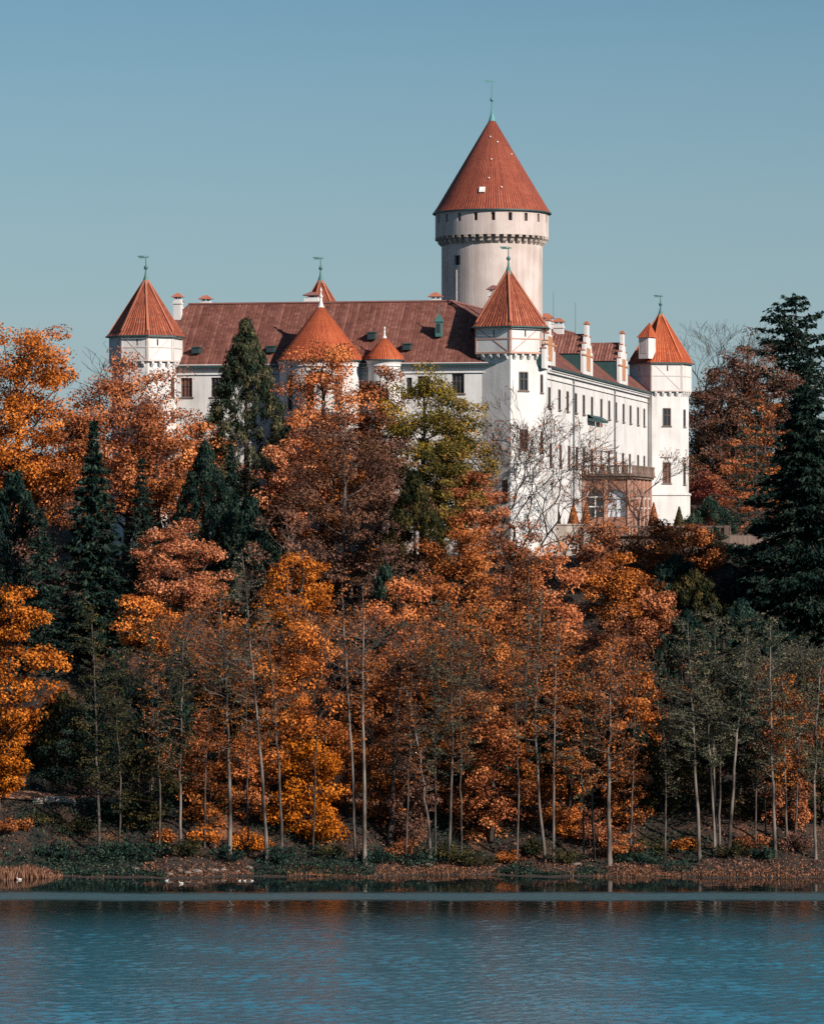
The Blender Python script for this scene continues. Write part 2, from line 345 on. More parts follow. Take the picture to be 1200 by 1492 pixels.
# ------------------------------------------------------------------ castle frame: A along the front to the right, B back along the long side
A = Vector((0.981, -0.1945, 0)).normalized(); B = Vector((0.1945, 0.981, 0)).normalized()
C0 = Vector((xpx(740.5, 404), 404, H)); UP = Vector((0, 0, 1))
def L(a, b, z): return C0 + A * a + B * b + UP * z
def zc(py, Y): return (HY - py) * Y / F                      # height above the terrace level
def hit(px, py, p0, n):                                      # where the sight line meets a plane of the building
    d = Vector((px - 600, F, HY - py)); o = Vector((0, 0, H))
    return o + d * ((p0 - o).dot(n) / d.dot(n))
def loc_ab(p): q = p - C0; return q.dot(A), q.dot(B), q.z

def wall(mb, fm, us, zs, holes, depth):
    """fm(u, z, d) -> point; holes (u0,u1,z0,z1) become real recesses"""
    U = sorted(set([round(x, 5) for x in us] + [round(h[k], 5) for h in holes for k in (0, 1)]))
    Z = sorted(set([round(x, 5) for x in zs] + [round(h[k], 5) for h in holes for k in (2, 3)]))
    for u0, u1 in zip(U, U[1:]):
        for z0, z1 in zip(Z, Z[1:]):
            uc, zz = (u0 + u1) / 2, (z0 + z1) / 2
            if any(h[0] < uc < h[1] and h[2] < zz < h[3] for h in holes): continue
            mb.quad([fm(u0, z0, 0), fm(u1, z0, 0), fm(u1, z1, 0), fm(u0, z1, 0)])
    for u0, u1, z0, z1 in holes:
        for (p, q) in (((u0, z0), (u1, z0)), ((u1, z0), (u1, z1)), ((u1, z1), (u0, z1)), ((u0, z1), (u0, z0))):
            mb.quad([fm(p[0], p[1], 0), fm(q[0], q[1], 0), fm(q[0], q[1], depth), fm(p[0], p[1], depth)])

def window(root, fm, h, depth=0.3, mat='glass', frame='frame', sill=True, bars=(1, 1), name='window', proud=0.1, hood=False):
    u0, u1, z0, z1 = h; k = abs(u1 - u0); fw = min(0.09, k * 0.16) if k > 0.2 else k * 0.16
    c = lambda u, z, d: Vector(fm(u, z, d))
    n = (c(u0, z0, 0) - c(u0, z0, 1)).normalized()
    f = MB(); dd = depth - 0.10
    for p, q in (((u0, z0), (u0, z1)), ((u1, z0), (u1, z1)), ((u0, z1), (u1, z1)), ((u0, z0), (u1, z0))):
        f.bar(c(p[0], p[1], dd), c(q[0], q[1], dd), 0.14, n, 0.05)
    for i in range(1, bars[0] + 1):
        u = u0 + (u1 - u0) * i / (bars[0] + 1); f.bar(c(u, z0, dd), c(u, z1, dd), 0.07, n, 0.045)
    for i in range(1, bars[1] + 1):
        z = z0 + (z1 - z0) * (0.62 if bars[1] == 1 else i / (bars[1] + 1)); f.bar(c(u0, z, dd), c(u1, z, dd), 0.06, n, 0.04)
    fo = f.build(name, M[frame], root)
    g = MB(); g.quad([c(u0, z0, depth), c(u1, z0, depth), c(u1, z1, depth), c(u0, z1, depth)])
    g.build('shutter' if mat in ('wood', 'ochre') else 'pane', M[mat], fo)
    if sill:
        s = MB(); e = (c(u1, z0, 0) - c(u0, z0, 0)); e.normalize()
        s.box((c(u0, z0, 0) + c(u1, z0, 0)) / 2 + n * (proud / 2 - 0.02) - UP * 0.08, e * ((c(u1, z0, 0) - c(u0, z0, 0)).length / 2 + 0.18), n * (proud / 2 + 0.02), UP * 0.07)
        s.build('sill', M['dark_stone'], fo)
    if hood:
        s = MB(); e = (c(u1, z0, 0) - c(u0, z0, 0)); e.normalize(); zz = z1 + 0.75
        s.box((c(u0, zz, 0) + c(u1, zz, 0)) / 2 + n * 0.08, e * ((c(u1, z0, 0) - c(u0, z0, 0)).length / 2 + 0.22), n * 0.1, UP * 0.07)
        s.build('hood', M['timber_pale'], fo)
    return fo

def cone_roof(mb, rings, apex, cols, m=0):
    """rings: list of point loops from the eave up; u fans out from the apex"""
    n = len(rings[0]); v = 0.0
    per = [(rings[0][(k + 1) % n] - rings[0][k]).length for k in range(n)]; tot = sum(per); us = [0]
    for p in per: us.append(us[-1] + p / tot * cols)
    for i, r in enumerate(rings):
        nx = rings[i + 1] if i + 1 < len(rings) else None
        q = nx if nx else [apex] * n
        dv = ((q[0] + q[1]) / 2 - (r[0] + r[1]) / 2).length
        for k in range(n):
            j = (k + 1) % n
            if nx: mb.quad([r[k], r[j], q[j], q[k]], [(us[k], v), (us[k + 1], v), (us[k + 1], v + dv), (us[k], v + dv)], m)
            else:                                             # the last ring: thin slices so the columns converge
                S = 8
                for s in range(S):
                    p0 = r[k].lerp(r[j], s / S); p1 = r[k].lerp(r[j], (s + 1) / S); T = 6
                    ua, ub = us[k] + (us[k + 1] - us[k]) * s / S, us[k] + (us[k + 1] - us[k]) * (s + 1) / S
                    for w_ in range(T):
                        f0, f1 = w_ / T, (w_ + 1) / T
                        mb.quad([p0.lerp(apex, f0), p1.lerp(apex, f0), p1.lerp(apex, f1 * 0.999), p0.lerp(apex, f1 * 0.999)],
                                [(ua, v + dv * f0), (ub, v + dv * f0), (ub, v + dv * f1), (ua, v + dv * f1)], m)
        v += dv

def finial(root, p, h, mat='copper', flag=True, ball=0.55):
    """copper cap, stem, ball and vane"""
    p = Vector(p); f = MB()
    f.lathe(p - UP * 0.5, [(0.42, -0.15), (0.3, 0.25), (0.13, 0.8), (0.075, 1.3), (0.07, h * ball), (0.16, h * ball + 0.08), (0.24, h * ball + 0.25), (0.16, h * ball + 0.42), (0.06, h * ball + 0.5), (0.045, h + 0.4), (0.0, h + 0.6)], 10)
    fo = f.build('finial', M[mat], root, smooth=True)
    if flag:
        g = MB(); q = p + UP * (h - 0.35)
        for (x0, x1, z) in ((-0.75, 0.0, 0.1), (-0.9, -0.2, 0.24), (0.0, 0.3, 0.15)): g.box(q + Vector(((x0 + x1) / 2, 0, z)), ((x1 - x0) / 2, 0, 0), (0, 0.02, 0), (0, 0, 0.07))
        g.build('weather_vane', M[mat], fo)

def poly_tower(label, cx, Yc, shaft, upper, roof, zs, cols, tilem, windows, braces, slits, name='corner_tower', tim='timber', foot=None, fin=2.4, corb=3):
    """shaft / upper / roof: plan offsets in photo pixels; zs = base, overhang, eave, apex above the terrace"""
    s = Yc / F; c = Vector((xpx(cx, Yc), Yc, 0))
    pt = lambda o: Vector((c.x + o[0] * s, Yc + o[1] * s, 0))
    zb, zo, ze, za = [H + z for z in zs]
    root = thing(name, label, 'tower', (c.x, c.y, zb), 'slim corner towers of the castle')
    n = len(shaft); S = [pt(o) for o in shaft]; U_ = [pt(o) for o in upper]; Rf = [pt(o) for o in roof]
    def face(poly, k):
        p, q = poly[k], poly[(k + 1) % len(poly)]; d = q - p; ln = d.length; d.normalize(); nn = Vector((d.y, -d.x, 0))
        if nn.dot(p + q - 2 * c) < 0: nn = -nn
        return p, d, ln, nn, (lambda u, z, dep: p + d * u + UP * z - nn * dep)
    mb = MB(); wins = []
    for k in range(n):
        p, d, ln, nn, fm = face(S, k); hs = []
        for (fk, px0, px1, y0, y1, mt, hood) in windows:
            if fk != k: continue
            a_, b_ = hit(px0, y0, p + UP * H, nn), hit(px1, y1, p + UP * H, nn)
            h = (max(0.05, (a_ - p).dot(d)), min(ln - 0.05, (b_ - p).dot(d)), b_.z, a_.z)
            if h[0] > h[1]: h = (h[1], h[0], h[2], h[3])
            hs.append(h); wins.append((fm, h, mt, hood))
        wall(mb, fm, [0, ln], [zb, zo], hs, 0.14)
    if foot:
        zf = H + foot
        ft = [c + (p - c) * 1.05 for p in S]; b2 = [c + (p - c) * 1.1 for p in S]
        ft = [Vector((p.x, p.y, 0)) for p in ft]; b2 = [Vector((p.x, p.y, 0)) for p in b2]
        for k in range(n):
            j = (k + 1) % n
            mb.quad([ft[k] + UP * zb, ft[j] + UP * zb, ft[j] + UP * (zf - 0.25), ft[k] + UP * (zf - 0.25)])
            mb.quad([ft[k] + UP * (zf - 0.25), ft[j] + UP * (zf - 0.25), b2[j] + UP * (zf - 0.2), b2[k] + UP * (zf - 0.2)])
            mb.quad([b2[k] + UP * (zf - 0.2), b2[j] + UP * (zf - 0.2), b2[j] + UP * zf, b2[k] + UP * zf])
            mb.quad([b2[k] + UP * zf, b2[j] + UP * zf, S[j] + UP * (zf + 0.12), S[k] + UP * (zf + 0.12)])
    mb.build('shaft', M['plaster'], root)
    for fm, h, mt, hood in wins: window(root, fm, h, 0.14, mt, bars=(1, 1) if h[1] - h[0] > 0.5 else (0, 1), hood=hood)
    up = MB(); tm = MB(); slit_l = []
    for k in range(n):
        p, d, ln, nn, fm = face(U_, k); hs = []
        for (fk, px) in slits:
            if fk != k: continue
            a_ = hit(px, HY - (ze - H) * F / Yc, p + UP * H, nn); u = (a_ - p).dot(d)
            if 0.2 < u < ln - 0.2: hs.append((u - 0.09, u + 0.09, ze - 1.25, ze - 0.55)); slit_l.append((fm, hs[-1]))
        wall(up, fm, [0, ln], [zo, ze], hs, 0.3)
        up.quad([p + UP * zo, p + d * ln + UP * zo, S[(k + 1) % n] + UP * zo, S[k] + UP * zo])
        for z in (zo + 0.11, zo + (ze - zo) * 0.52): tm.bar(fm(0, z, 0), fm(ln, z, 0), 0.13 if z > zo + .5 else 0.2, nn, 0.05)
        tm.bar(fm(0.09, zo, 0), fm(0.09, ze, 0), 0.13, nn, 0.06); tm.bar(fm(ln - 0.09, zo, 0), fm(ln - 0.09, ze, 0), 0.13, nn, 0.055)
        if k in braces:
            s_ = braces[k]; q0, q1 = (0.3, ln - 0.3) if s_ > 0 else (ln - 0.3, 0.3)
            tm.bar(fm(q0, ze - 0.3, 0), fm(q1, zo + 0.25, 0), 0.10, nn, 0.035)
        # moulded band under the eave
        tm.bar(fm(-0.03, ze - 0.13, 0), fm(ln + 0.03, ze - 0.13, 0), 0.26, nn, 0.12)
    up.build('upper_storey', M['plaster'], root); tm.build('timber_frame', M[tim], root)
    for fm, h in slit_l: window(root, fm, h, 0.3, 'void', sill=False, bars=(0, 0), name='arrow_slit')
    for k in range(n):                                       # brackets carrying the overhang
        p, d, ln, nn, fm = face(S, k)
        if nn.y > 0.5: continue
        nb_ = max(2, int(round(ln / 0.95)))
        for i in range(nb_):
            q = p + d * (ln * (i + 0.5) / nb_) + UP * (zo - 0.02)
            cb = MB(); o_ = 0.38
            pr = [q, q + nn * o_, q + nn * o_ - UP * 0.22, q + nn * 0.12 - UP * 0.55, q - UP * 0.55]
            l_, r_ = [x - d * 0.13 for x in pr], [x + d * 0.13 for x in pr]
            cb.quad(l_); cb.quad(r_[::-1])
            for i2 in range(5): j2 = (i2 + 1) % 5; cb.quad([l_[i2], l_[j2], r_[j2], r_[i2]])
            cb.build('bracket', M['plaster'], root)
    rf = MB(); ap = Vector((c.x, c.y, za)); e0 = [p + UP * (ze - 0.12) for p in Rf]
    e1 = [(c + (p - c) * 0.9) + UP * (ze + 0.34) for p in Rf]; e1 = [Vector((p.x, p.y, ze + 0.34)) for p in e1]
    cone_roof(rf, [e0, e1], ap, cols)
    for k in range(n): j = (k + 1) % n; rf.quad([e0[k], e0[j], U_[j] + UP * (ze - 0.16), U_[k] + UP * (ze - 0.16)])
    ro = rf.build('roof', M[tilem], root)
    g = MB()
    for k in range(n):
        j = (k + 1) % n; d = (e0[j] - e0[k]).normalized(); nn = Vector((d.y, -d.x, 0))
        if nn.dot(e0[k] - ap) < 0: nn = -nn
        g.bar(e0[k] - UP * 0.08, e0[j] - UP * 0.08, 0.12, nn, 0.1)
    g.build('gutter', M['copper_dark'], ro)
    rg = MB()                                                 # hip tiles
    for k in range(n):
        d = ap - e1[k]; o_ = (e1[k] - ap); o_.z = 0; o_.normalize(); rg.bar(e1[k], e1[k] + d * 0.97, 0.2, o_ + UP * 0.8, 0.09)
    rg.build('hip_tiles', M[tilem + '_ridge'], ro)
    finial(root, ap, fin)
    return root

M['tile_tower_ridge'] = plain('hip_tile_red', (0.36, 0.12, 0.07), 0.8)
M['tile_orange_ridge'] = plain('hip_tile_orange', (0.50, 0.13, 0.05), 0.8)

def chimney(root, p, wx, wy, zt, cap=0.55, capmat='tile_tower_ridge', name='chimney'):
    """p = a point on the roof (world), square white stack rising to world height zt, tiled cap"""
    p = Vector(p); m = MB(); mid = (p.z - 1.2 + zt) / 2
    m.box((p.x, p.y, mid), A * wx / 2, B * wy / 2, UP * (zt - mid))
    m.box((p.x, p.y, zt - 0.45), A * (wx / 2 + 0.09), B * (wy / 2 + 0.09), UP * 0.09)
    for k in (-0.25, 0.25): m.box((p.x + k * wx, p.y, zt + 0.11), A * 0.09, B * wy * 0.5, UP * 0.12)
    c = m.build(name, M['plaster'], root)
    r = MB(); q = Vector((p.x, p.y, zt + 0.22)); a_, b_ = A * (wx / 2 + 0.24), B * (wy / 2 + 0.24)
    e = [q - a_ - b_, q + a_ - b_, q + a_ + b_, q - a_ + b_]; t0 = q - a_ * 0.25 + UP * cap; t1 = q + a_ * 0.25 + UP * cap
    r.quad([e[0], e[1], t1, t0]); r.quad([e[2], e[3], t0, t1]); r.quad([e[3], e[0], t0]); r.quad([e[1], e[2], t1]); r.quad(e)
    r.build('cap', M[capmat], c)
    return c

# ---- the two wings
FB = -2.35                      # front wall plane (b)
RA = 4.07                       # long side wall plane (a)
ZE1, ZE2 = 17.45, 16.9          # eaves
RB, RIDGE = 5.0, 24.35
FEND = 82.0
def front_fm(u, z, d): return L(u, FB + d, z)
def side_fm(u, z, d): return L(RA - d, u, z)
fn = -B
def front_hole(px0, px1, y0, y1):
    p0 = L(0, FB, 0); a_, b_ = hit(px0, y0, p0, fn), hit(px1, y1, p0, fn)
    return (loc_ab(a_)[0], loc_ab(b_)[0], loc_ab(b_)[2], loc_ab(a_)[2])
def side_u(px): return loc_ab(hit(px, 700, L(RA, 0, 0), A))[1]
slope_n = Vector(B * -(RIDGE - ZE1) + UP * (RB - FB)).normalized()
def on_front_slope(px, py): return hit(px, py, L(0, FB, ZE1), slope_n)

def build_front_wing():
    a_l = -42.5
    root = thing('castle_wing', 'white front wing of the castle under the long dull red roof', 'castle wing', L(-20, 2, -6))
    mb = MB(); holes = [front_hole(*w_) for w_ in ((263.5, 280, 550.5, 578.5), (307.5, 324, 550, 578), (352, 368, 550, 578), (380, 394, 550, 578), (592, 600, 550, 578), (608, 625, 548, 576), (658, 676, 544, 573),
                                       (307.5, 324, 640, 668), (608, 625, 638, 666), (658, 676, 636, 664), (263.5, 280, 640, 668))]
    wall(mb, front_fm, [a_l, 0.5], [-6, ZE1 - 0.35], holes, 0.3)
    mb.quad([L(a_l, FB, -6), L(a_l, 12.5, -6), L(a_l, 12.5, ZE1), L(a_l, FB, ZE1)])
    mb.quad([L(a_l, 12.5, -6), L(-10, 12.5, -6), L(-10, 12.5, ZE1), L(a_l, 12.5, ZE1)])
    mb.build('wall', M['plaster'], root)
    for h in holes: window(root, front_fm, h, 0.3, 'wood' if h is holes[0] else 'glass', bars=(2, 1))
    cn = MB()
    for z, pr, hh in ((ZE1 - 0.22, 0.34, 0.13), (ZE1 - 0.48, 0.2, 0.13), (ZE1 - 1.15, 0.1, 0.06)):
        cn.box(L((a_l + 0.5) / 2, FB - pr / 2, z), A * (0.5 - a_l) / 2, B * (pr / 2 + 0.05), UP * hh)
    cn.build('cornice', M['plaster'], root)
    rf = MB(); al2, ar2 = -36.6, -7.2; S = 2.6
    def slope(p, q, r, s):                                    # eave left, eave right, ridge right, ridge left
        vl = ((r + s) / 2 - (p + q) / 2).length
        d = (q - p).normalized(); uvf = lambda x, v: ((x - p).dot(d) * S, v)
        rf.quad([p, q, r, s], [uvf(p, 0), uvf(q, 0), uvf(r, vl), uvf(s, vl)])
    oe = 0.45; k = (RIDGE - ZE1) / (RB - FB)
    e_l, e_r = L(a_l, FB - oe, ZE1 - oe * k * .55), L(-1.0, FB - oe, ZE1 - oe * k * .55); hp = L(RA, FB, ZE1).lerp(L(ar2, RB, RIDGE), 0.45)
    pts = [e_l, e_r, hp, L(ar2, RB, RIDGE), L(al2, RB, RIDGE)]; rf.quad(pts, [((x - e_l).dot(A) * S, (x - e_l).dot(B) * 1.37) for x in pts])
    slope(L(-10, 12.8, ZE1), L(a_l, 12.8, ZE1), L(al2, RB, RIDGE), L(ar2, RB, RIDGE))
    rf.quad([L(a_l, 12.8, ZE1), L(a_l, FB - oe, ZE1 - .2), L(al2, RB, RIDGE)], [(0, 0), (60, 0), (30, 9)])
    ro = rf.build('roof', M['tile_wing'], root)
    rg = MB(); rg.bar(L(al2, RB, RIDGE - 0.03), L(ar2, RB, RIDGE - 0.03), 0.34, UP, 0.16); rg.build('ridge_tiles', M['tile_wing_ridge'], ro)
    g = MB(); g.bar(L(a_l, FB - oe, ZE1 - 0.36), L(0.2, FB - oe, ZE1 - 0.36), 0.16, -B, 0.14); g.build('gutter', M['copper_dark'], ro)
    for (px, py, wd, hh) in ((287.5, 514, 0.85, 0.6), (396, 512.5, 0.85, 0.6), (543, 493, 0.85, 0.7), (594, 509, 0.85, 0.6)):
        p = on_front_slope(px, py); s = MB(); f2 = p - B * 0.35 + UP * 0.05
        s.box(f2 + UP * 0.18, A * wd / 2, B * 0.5, UP * hh / 2); s.box(f2 + UP * (0.18 + hh / 2 + 0.05), A * (wd / 2 + 0.1), B * 0.62, UP * 0.05)
        so = s.build('skylight', M['copper_dark'], ro)
        s = MB(); s.box(f2 + UP * 0.16 - B * 0.51, A * (wd / 2 - 0.1), B * 0.012, UP * (hh / 2 - 0.1)); s.build('pane', M['glass'], so)
    p = on_front_slope(640, 490); s = MB(); s.box(p + UP * 0.75 - B * 0.2, A * 0.32, B * 0.5, UP * 0.8)
    q = p + UP * 1.55 - B * 0.2; e = [q + A * i * 0.5 + B * j * 0.6 for i, j in ((-1, -1), (1, -1), (1, 1), (-1, 1))]
    for i in range(4): s.quad([e[i], e[(i + 1) % 4], q + UP * 0.95])
    s.lathe(q + UP * 0.9, [(0.06, 0), (0.04, 0.9), (0, 1)], 6)
    do = s.build('dormer', M['copper'], ro); s = MB(); s.box(p + UP * 0.85 - B * 0.71, A * 0.2, B * 0.012, UP * 0.5); s.build('pane', M['glass'], do)
    chimney(root, on_front_slope(259, 462), 0.85, 0.75, H + zc(432, 410), 0.45)
    chimney(root, L(-35.2, 7.2, 23), 1.1, 0.8, H + zc(434, 412), 0.45)
    chimney(root, L(-38.4, 8.0, 23), 0.6, 0.6, H + zc(437, 412), 0.3)
    chimney(root, L(-22.8, 5.6, 24), 1.55, 0.8, H + zc(431, 411), 0.4, 'tile_wing_ridge')
    chimney(root, L(-9.2, 6.6, 23.6), 1.15, 0.8, H + zc(435, 412), 0.5)
    dp = MB(); h0 = hit(257.5, 560, L(0, FB, 0), fn)
    dp.lathe((h0.x - 0.02, h0.y - 0.12, H), [(0.07, -5), (0.07, ZE1 - 0.5)], 8); dp.build('downpipe', M['metal'], root)
    return root
M['tile_wing_ridge'] = plain('ridge_tile_red', (0.20, 0.085, 0.075), 0.8)

def round_part(name, label, px, Yc, Rm, zb, ze, za, cols, tilem, holes_deg, cat, slits=(), reach=None, finial_white=True):
    c = Vector((xpx(px, Yc), Yc, 0))
    root = thing(name, label, cat, (c.x, c.y, H + zb))
    fm = lambda u, z, d: Vector((c.x + (Rm - d) * math.sin(u), c.y - (Rm - d) * math.cos(u), H + z))
    hs = [(R_(a0), R_(a1), z0, z1) for a0, a1, z0, z1 in holes_deg]
    mb = MB(); wall(mb, fm, [R_(x) for x in range(-180, 181, 6)], [zb, ze], hs, 0.3); mb.build('wall', M['plaster'], root)
    for h in hs: window(root, fm, h, 0.3, 'glass', bars=(1, 2), sill=False)
    n = 48; ring = lambda r, z: [Vector((c.x + r * math.sin(2 * math.pi * k / n), c.y - r * math.cos(2 * math.pi * k / n), H + z)) for k in range(n)]
    cn = MB(); cn.lathe((c.x, c.y, H + ze), [(Rm - 0.02, -0.75), (Rm + 0.13, -0.72), (Rm + 0.13, -0.55), (Rm + 0.06, -0.5), (Rm + 0.25, -0.1), (Rm + 0.25, 0.02), (0, 0.02)], 48); cn.build('cornice', M['plaster'], root)
    rf = MB(); ap = Vector((c.x, c.y, H + za)); cone_roof(rf, [ring(Rm + 0.4, ze - 0.02), ring((Rm + 0.4) * 0.93, ze + 0.35)], ap, cols); ro = rf.build('roof', M[tilem], root)
    g = MB(); g.lathe((c.x, c.y, H + ze), [(Rm + 0.36, -0.12), (Rm + 0.46, -0.12), (Rm + 0.46, 0.0), (Rm + 0.4, 0.0)], 48); g.build('gutter', M['copper_dark'], ro)
    f = MB(); k = 1.35 if Rm > 3 else 0.8
    f.lathe(ap - UP * 0.45 * k, [(0.34 * k, 0), (0.2 * k, 0.3), (0.12 * k, 0.5 * k), (0.1 * k, 0.85 * k), (0.17 * k, 0.95 * k), (0.07 * k, 1.1 * k), (0.04, 1.3 * k), (0.1, 1.45 * k), (0.0, 1.75 * k)], 10)
    f.build('finial', M['white_frame'], root, smooth=True)
    return root

def build_side_wing():
    root = thing('castle_wing', 'long white side wing with stepped gables running back to the right', 'castle wing', L(0, 40, -6))
    W1 = [799.8, 814.5, 826.4, 838.5, 850, 861.9, 875.5, 887, 897, 907.8, 918, 928.9, 938]
    holes = []
    for px in W1:
        u = side_u(px); holes.append((u - 0.75, u + 0.75, 12.6, 14.75))
    for px in [801.8, 816, 828.4, 839.8, 850, 862, 875.2, 886.5, 896.5, 907, 917, 929, 938]:
        u = side_u(px); holes.append((u - 0.75, u + 0.75, 6.35, 8.75))
    mb = MB(); wall(mb, side_fm, [0.8, FEND + 2], [-6, ZE2 - 0.3], holes, 0.12)
    mb.quad([L(-2, 0.8, -6), L(RA, 0.8, -6), L(RA, 0.8, ZE2), L(-2, 0.8, ZE2)])
    mb.quad([L(-13, 12, -6), L(-13, FEND, -6), L(-13, FEND, ZE2), L(-13, 12, ZE2)]); mb.quad([L(-13, FEND + 2, -6), L(RA, FEND + 2, -6), L(RA, FEND + 2, ZE2), L(-13, FEND + 2, ZE2)])
    mb.build('wall', M['plaster'], root)
    for i, h in enumerate(holes): window(root, side_fm, h, 0.12, 'glass' if i not in (14, 15) else 'wood', bars=(1, 1), proud=0.16)
    cn = MB(); um, ul = (FEND + 0.8) / 2, (FEND - 0.8) / 2
    for z, pr, hh in ((ZE2 - 0.2, 0.36, 0.14), (ZE2 - 0.46, 0.22, 0.12), (ZE2 - 1.2, 0.1, 0.05)):
        cn.box(L(RA + pr / 2, um, z), B * ul, A * (pr / 2 + 0.05), UP * hh)
    cn.build('cornice', M['plaster'], root)
    gm = MB(); gm.bar(L(RA + 0.5, 0.9, ZE2 - 0.02), L(RA + 0.5, FEND, ZE2 - 0.02), 0.2, A, 0.14)
    rf = MB(); S = 2.6; d = B
    def slope(pts):
        p = pts[0]; rf.quad(pts, [((x - p).dot(B) * S, abs((x - p).dot(A)) * 1.2) for x in pts])
    ra0, ra1 = -7.2, -4.6; fe = FEND - 6
    slope([L(RA + 0.5, 0.8, ZE2 - 0.06), L(RA + 0.5, FEND + 1, ZE2 - 0.06), L(ra1, fe, RIDGE), L(ra0, RB, RIDGE)])
    slope([L(RA + 0.5, 0.8, ZE2 - 0.06), L(ra0, RB, RIDGE), L(RA, FB, ZE1).lerp(L(ra0, RB, RIDGE), 0.45)])
    slope([L(-13.4, FEND, ZE2), L(-13.4, 11, ZE2), L(ra0, RB, RIDGE), L(ra1, fe, RIDGE)])
    rf.quad([L(RA + .5, FEND + 1, ZE2), L(-13.4, FEND + 1, ZE2), L(ra1, fe, RIDGE)], [(0, 0), (60, 0), (30, 9)])
    ro = rf.build('roof', M['tile_wing'], root)
    gm.build('gutter', M['copper_dark'], ro)
    rg = MB(); rg.bar(L(ra0, RB, RIDGE - .03), L(ra1, fe, RIDGE - .03), 0.34, UP, 0.16); rg.bar(L(RA, FB, ZE1).lerp(L(ra0, RB, RIDGE), 0.45), L(ra0, RB, RIDGE), 0.3, UP, 0.12); rg.build('ridge_tiles', M['tile_wing_ridge'], ro)
    # dormers with crow-stepped gables on the wall line
    for px_c, ytop, yb in ((797.5, 466, 522), (853.5, 471.5, 548), (905.5, 485, 560)):
        u = side_u(px_c) + 1.2; Yc = L(RA, u, 0).y; zt = zc(ytop, Yc); zb = ZE2 - 0.2; zdr = zt - 1.15; zde = zt - 3.5; hw = 3.7
        zde = max(zde, zb + 1.7)
        g = MB(); th = 0.32; a0, a1 = RA + 0.06 - th, RA + 0.06
        prof = [(hw, zb), (hw, zde + 0.3), (hw * 0.74, zde + 0.3), (hw * 0.74, zde + 1.15), (hw * 0.46, zde + 1.15), (hw * 0.46, zde + 2.0), (hw * 0.24, zde + 2.0), (hw * 0.24, zt - 0.1)]
        for (w0, z0), (w1, z1) in zip(prof, prof[1:]):
            if w0 == w1: g.box(L((a0 + a1) / 2, u, (z0 + z1) / 2), A * th / 2, B * w0, UP * (z1 - z0) / 2)
        go = g.build('stepped_gable', M['plaster'], root)
        cp = MB()
        for (w1, z1), w2 in (((hw, zde + 0.3), hw * 0.74), ((hw * 0.74, zde + 1.15), hw * 0.46), ((hw * 0.46, zde + 2.0), hw * 0.24), ((hw * 0.24, zt - 0.1), 0)):
            for s in (-1, 1):
                if w2: cp.box(L((a0 + a1) / 2, u + s * (w1 + w2) / 2, z1 + 0.06), A * (th / 2 + 0.08), B * ((w1 - w2) / 2 + 0.06), UP * 0.06)
            if not w2: cp.box(L((a0 + a1) / 2, u, z1 + 0.08), A * (th / 2 + 0.1), B * (w1 + 0.1), UP * 0.08); cp.box(L((a0 + a1) / 2, u, z1 + 0.25), A * (th / 2), B * (w1 * 0.5), UP * 0.1)
        cp.build('coping', M['tile_tower_ridge'], go)
        cr = MB(); zl = zb + 2.7
        cr.box(L(a1 + 0.03, u, zl), A * 0.07, B * (hw + 0.1), UP * 0.09); cr.box(L(a1 + 0.02, u, zb + 2.25), A * 0.05, B * 1.3, UP * 1.3)
        cr.build('shutter', M['ochre'], go)
        run = (RA - (ra0 + ra1) / 2); back = lambda z: RA - (z - ZE2) / (RIDGE - ZE2) * run
        r2 = MB()
        for s in (-1, 1):
            e0, e1 = L(a0 + 0.02, u + s * (hw + 0.05), zde - 0.05), L(back(zde), u + s * (hw + 0.05), zde - 0.05)
            t0, t1 = L(a0 + 0.02, u, zdr), L(back(zdr) - 0.3, u, zdr)
            r2.quad([e0, e1, t1, t0], [(0, 0), ((e1 - e0).length * S, 0), ((t1 - t0).length * S, 3), (0, 3)])
        dr = r2.build('dormer_roof', M['tile_tower_dull'], ro)
        for s in (-1, 1):
            ck = MB(); ck.quad([L(a0 + 0.02, u + s * (hw - 0.1), zb), L(a0 + 0.02, u + s * (hw - 0.1), zde), L(back(zde), u + s * (hw - 0.1), zde)])
            ck.build('cheek', M['copper_dark'], dr)
    for px in (834, 894):                                      # downpipes
        u = side_u(px); dp = MB(); q = L(RA + 0.14, u, 0); dp.lathe(q, [(0.09, -3), (0.09, ZE2 - 0.5)], 8); dp.build('downpipe', M['metal'], root)
    # copper-roofed canopy hung on the wall, with its slim posts
    u0, u1 = side_u(855), side_u(876); cm = MB(); zt = 12.15
    cm.quad([L(RA, u0, zt + 0.55), L(RA, u1, zt + 0.55), L(RA + 0.8, u1, zt + 0.1), L(RA + 0.8, u0, zt + 0.1)])
    cm.box(L(RA + 0.4, (u0 + u1) / 2, zt - 0.06), A * 0.39, B * (u1 - u0) / 2, UP * 0.14)
    co = cm.build('canopy', M['copper_dark'], root)
    for f_ in (0.15, 0.5, 0.85):
        p_ = MB(); p_.lathe(L(RA + 0.7, u0 + (u1 - u0) * f_, 0), [(0.05, 6.2), (0.05, zt - 0.3)], 6); p_.build('post', M['timber_pale'], co)
    chimney(root, L(-5.6, 60, 24), 1.6, 1.2, H + zc(466, 464), 0.6)
    chimney(root, L(-3.3, 9.5, 22.3), 1.0, 0.9, H + zc(424, 413), 0.5, 'tile_wing_ridge')
    chimney(root, L(-3.6, 57, 22.3), 1.2, 0.9, H + zc(470, 458), 0.5)
    for px, y0, Y in ((806, 425, 470), (838, 440, 470)):
        r = MB(); q = P(px, 500, Y); r.lathe((q.x, q.y, 0), [(0.035, q.z), (0.02, H + zc(y0, Y))], 5); r.build('lightning_rod', M['metal'], root)
    return root
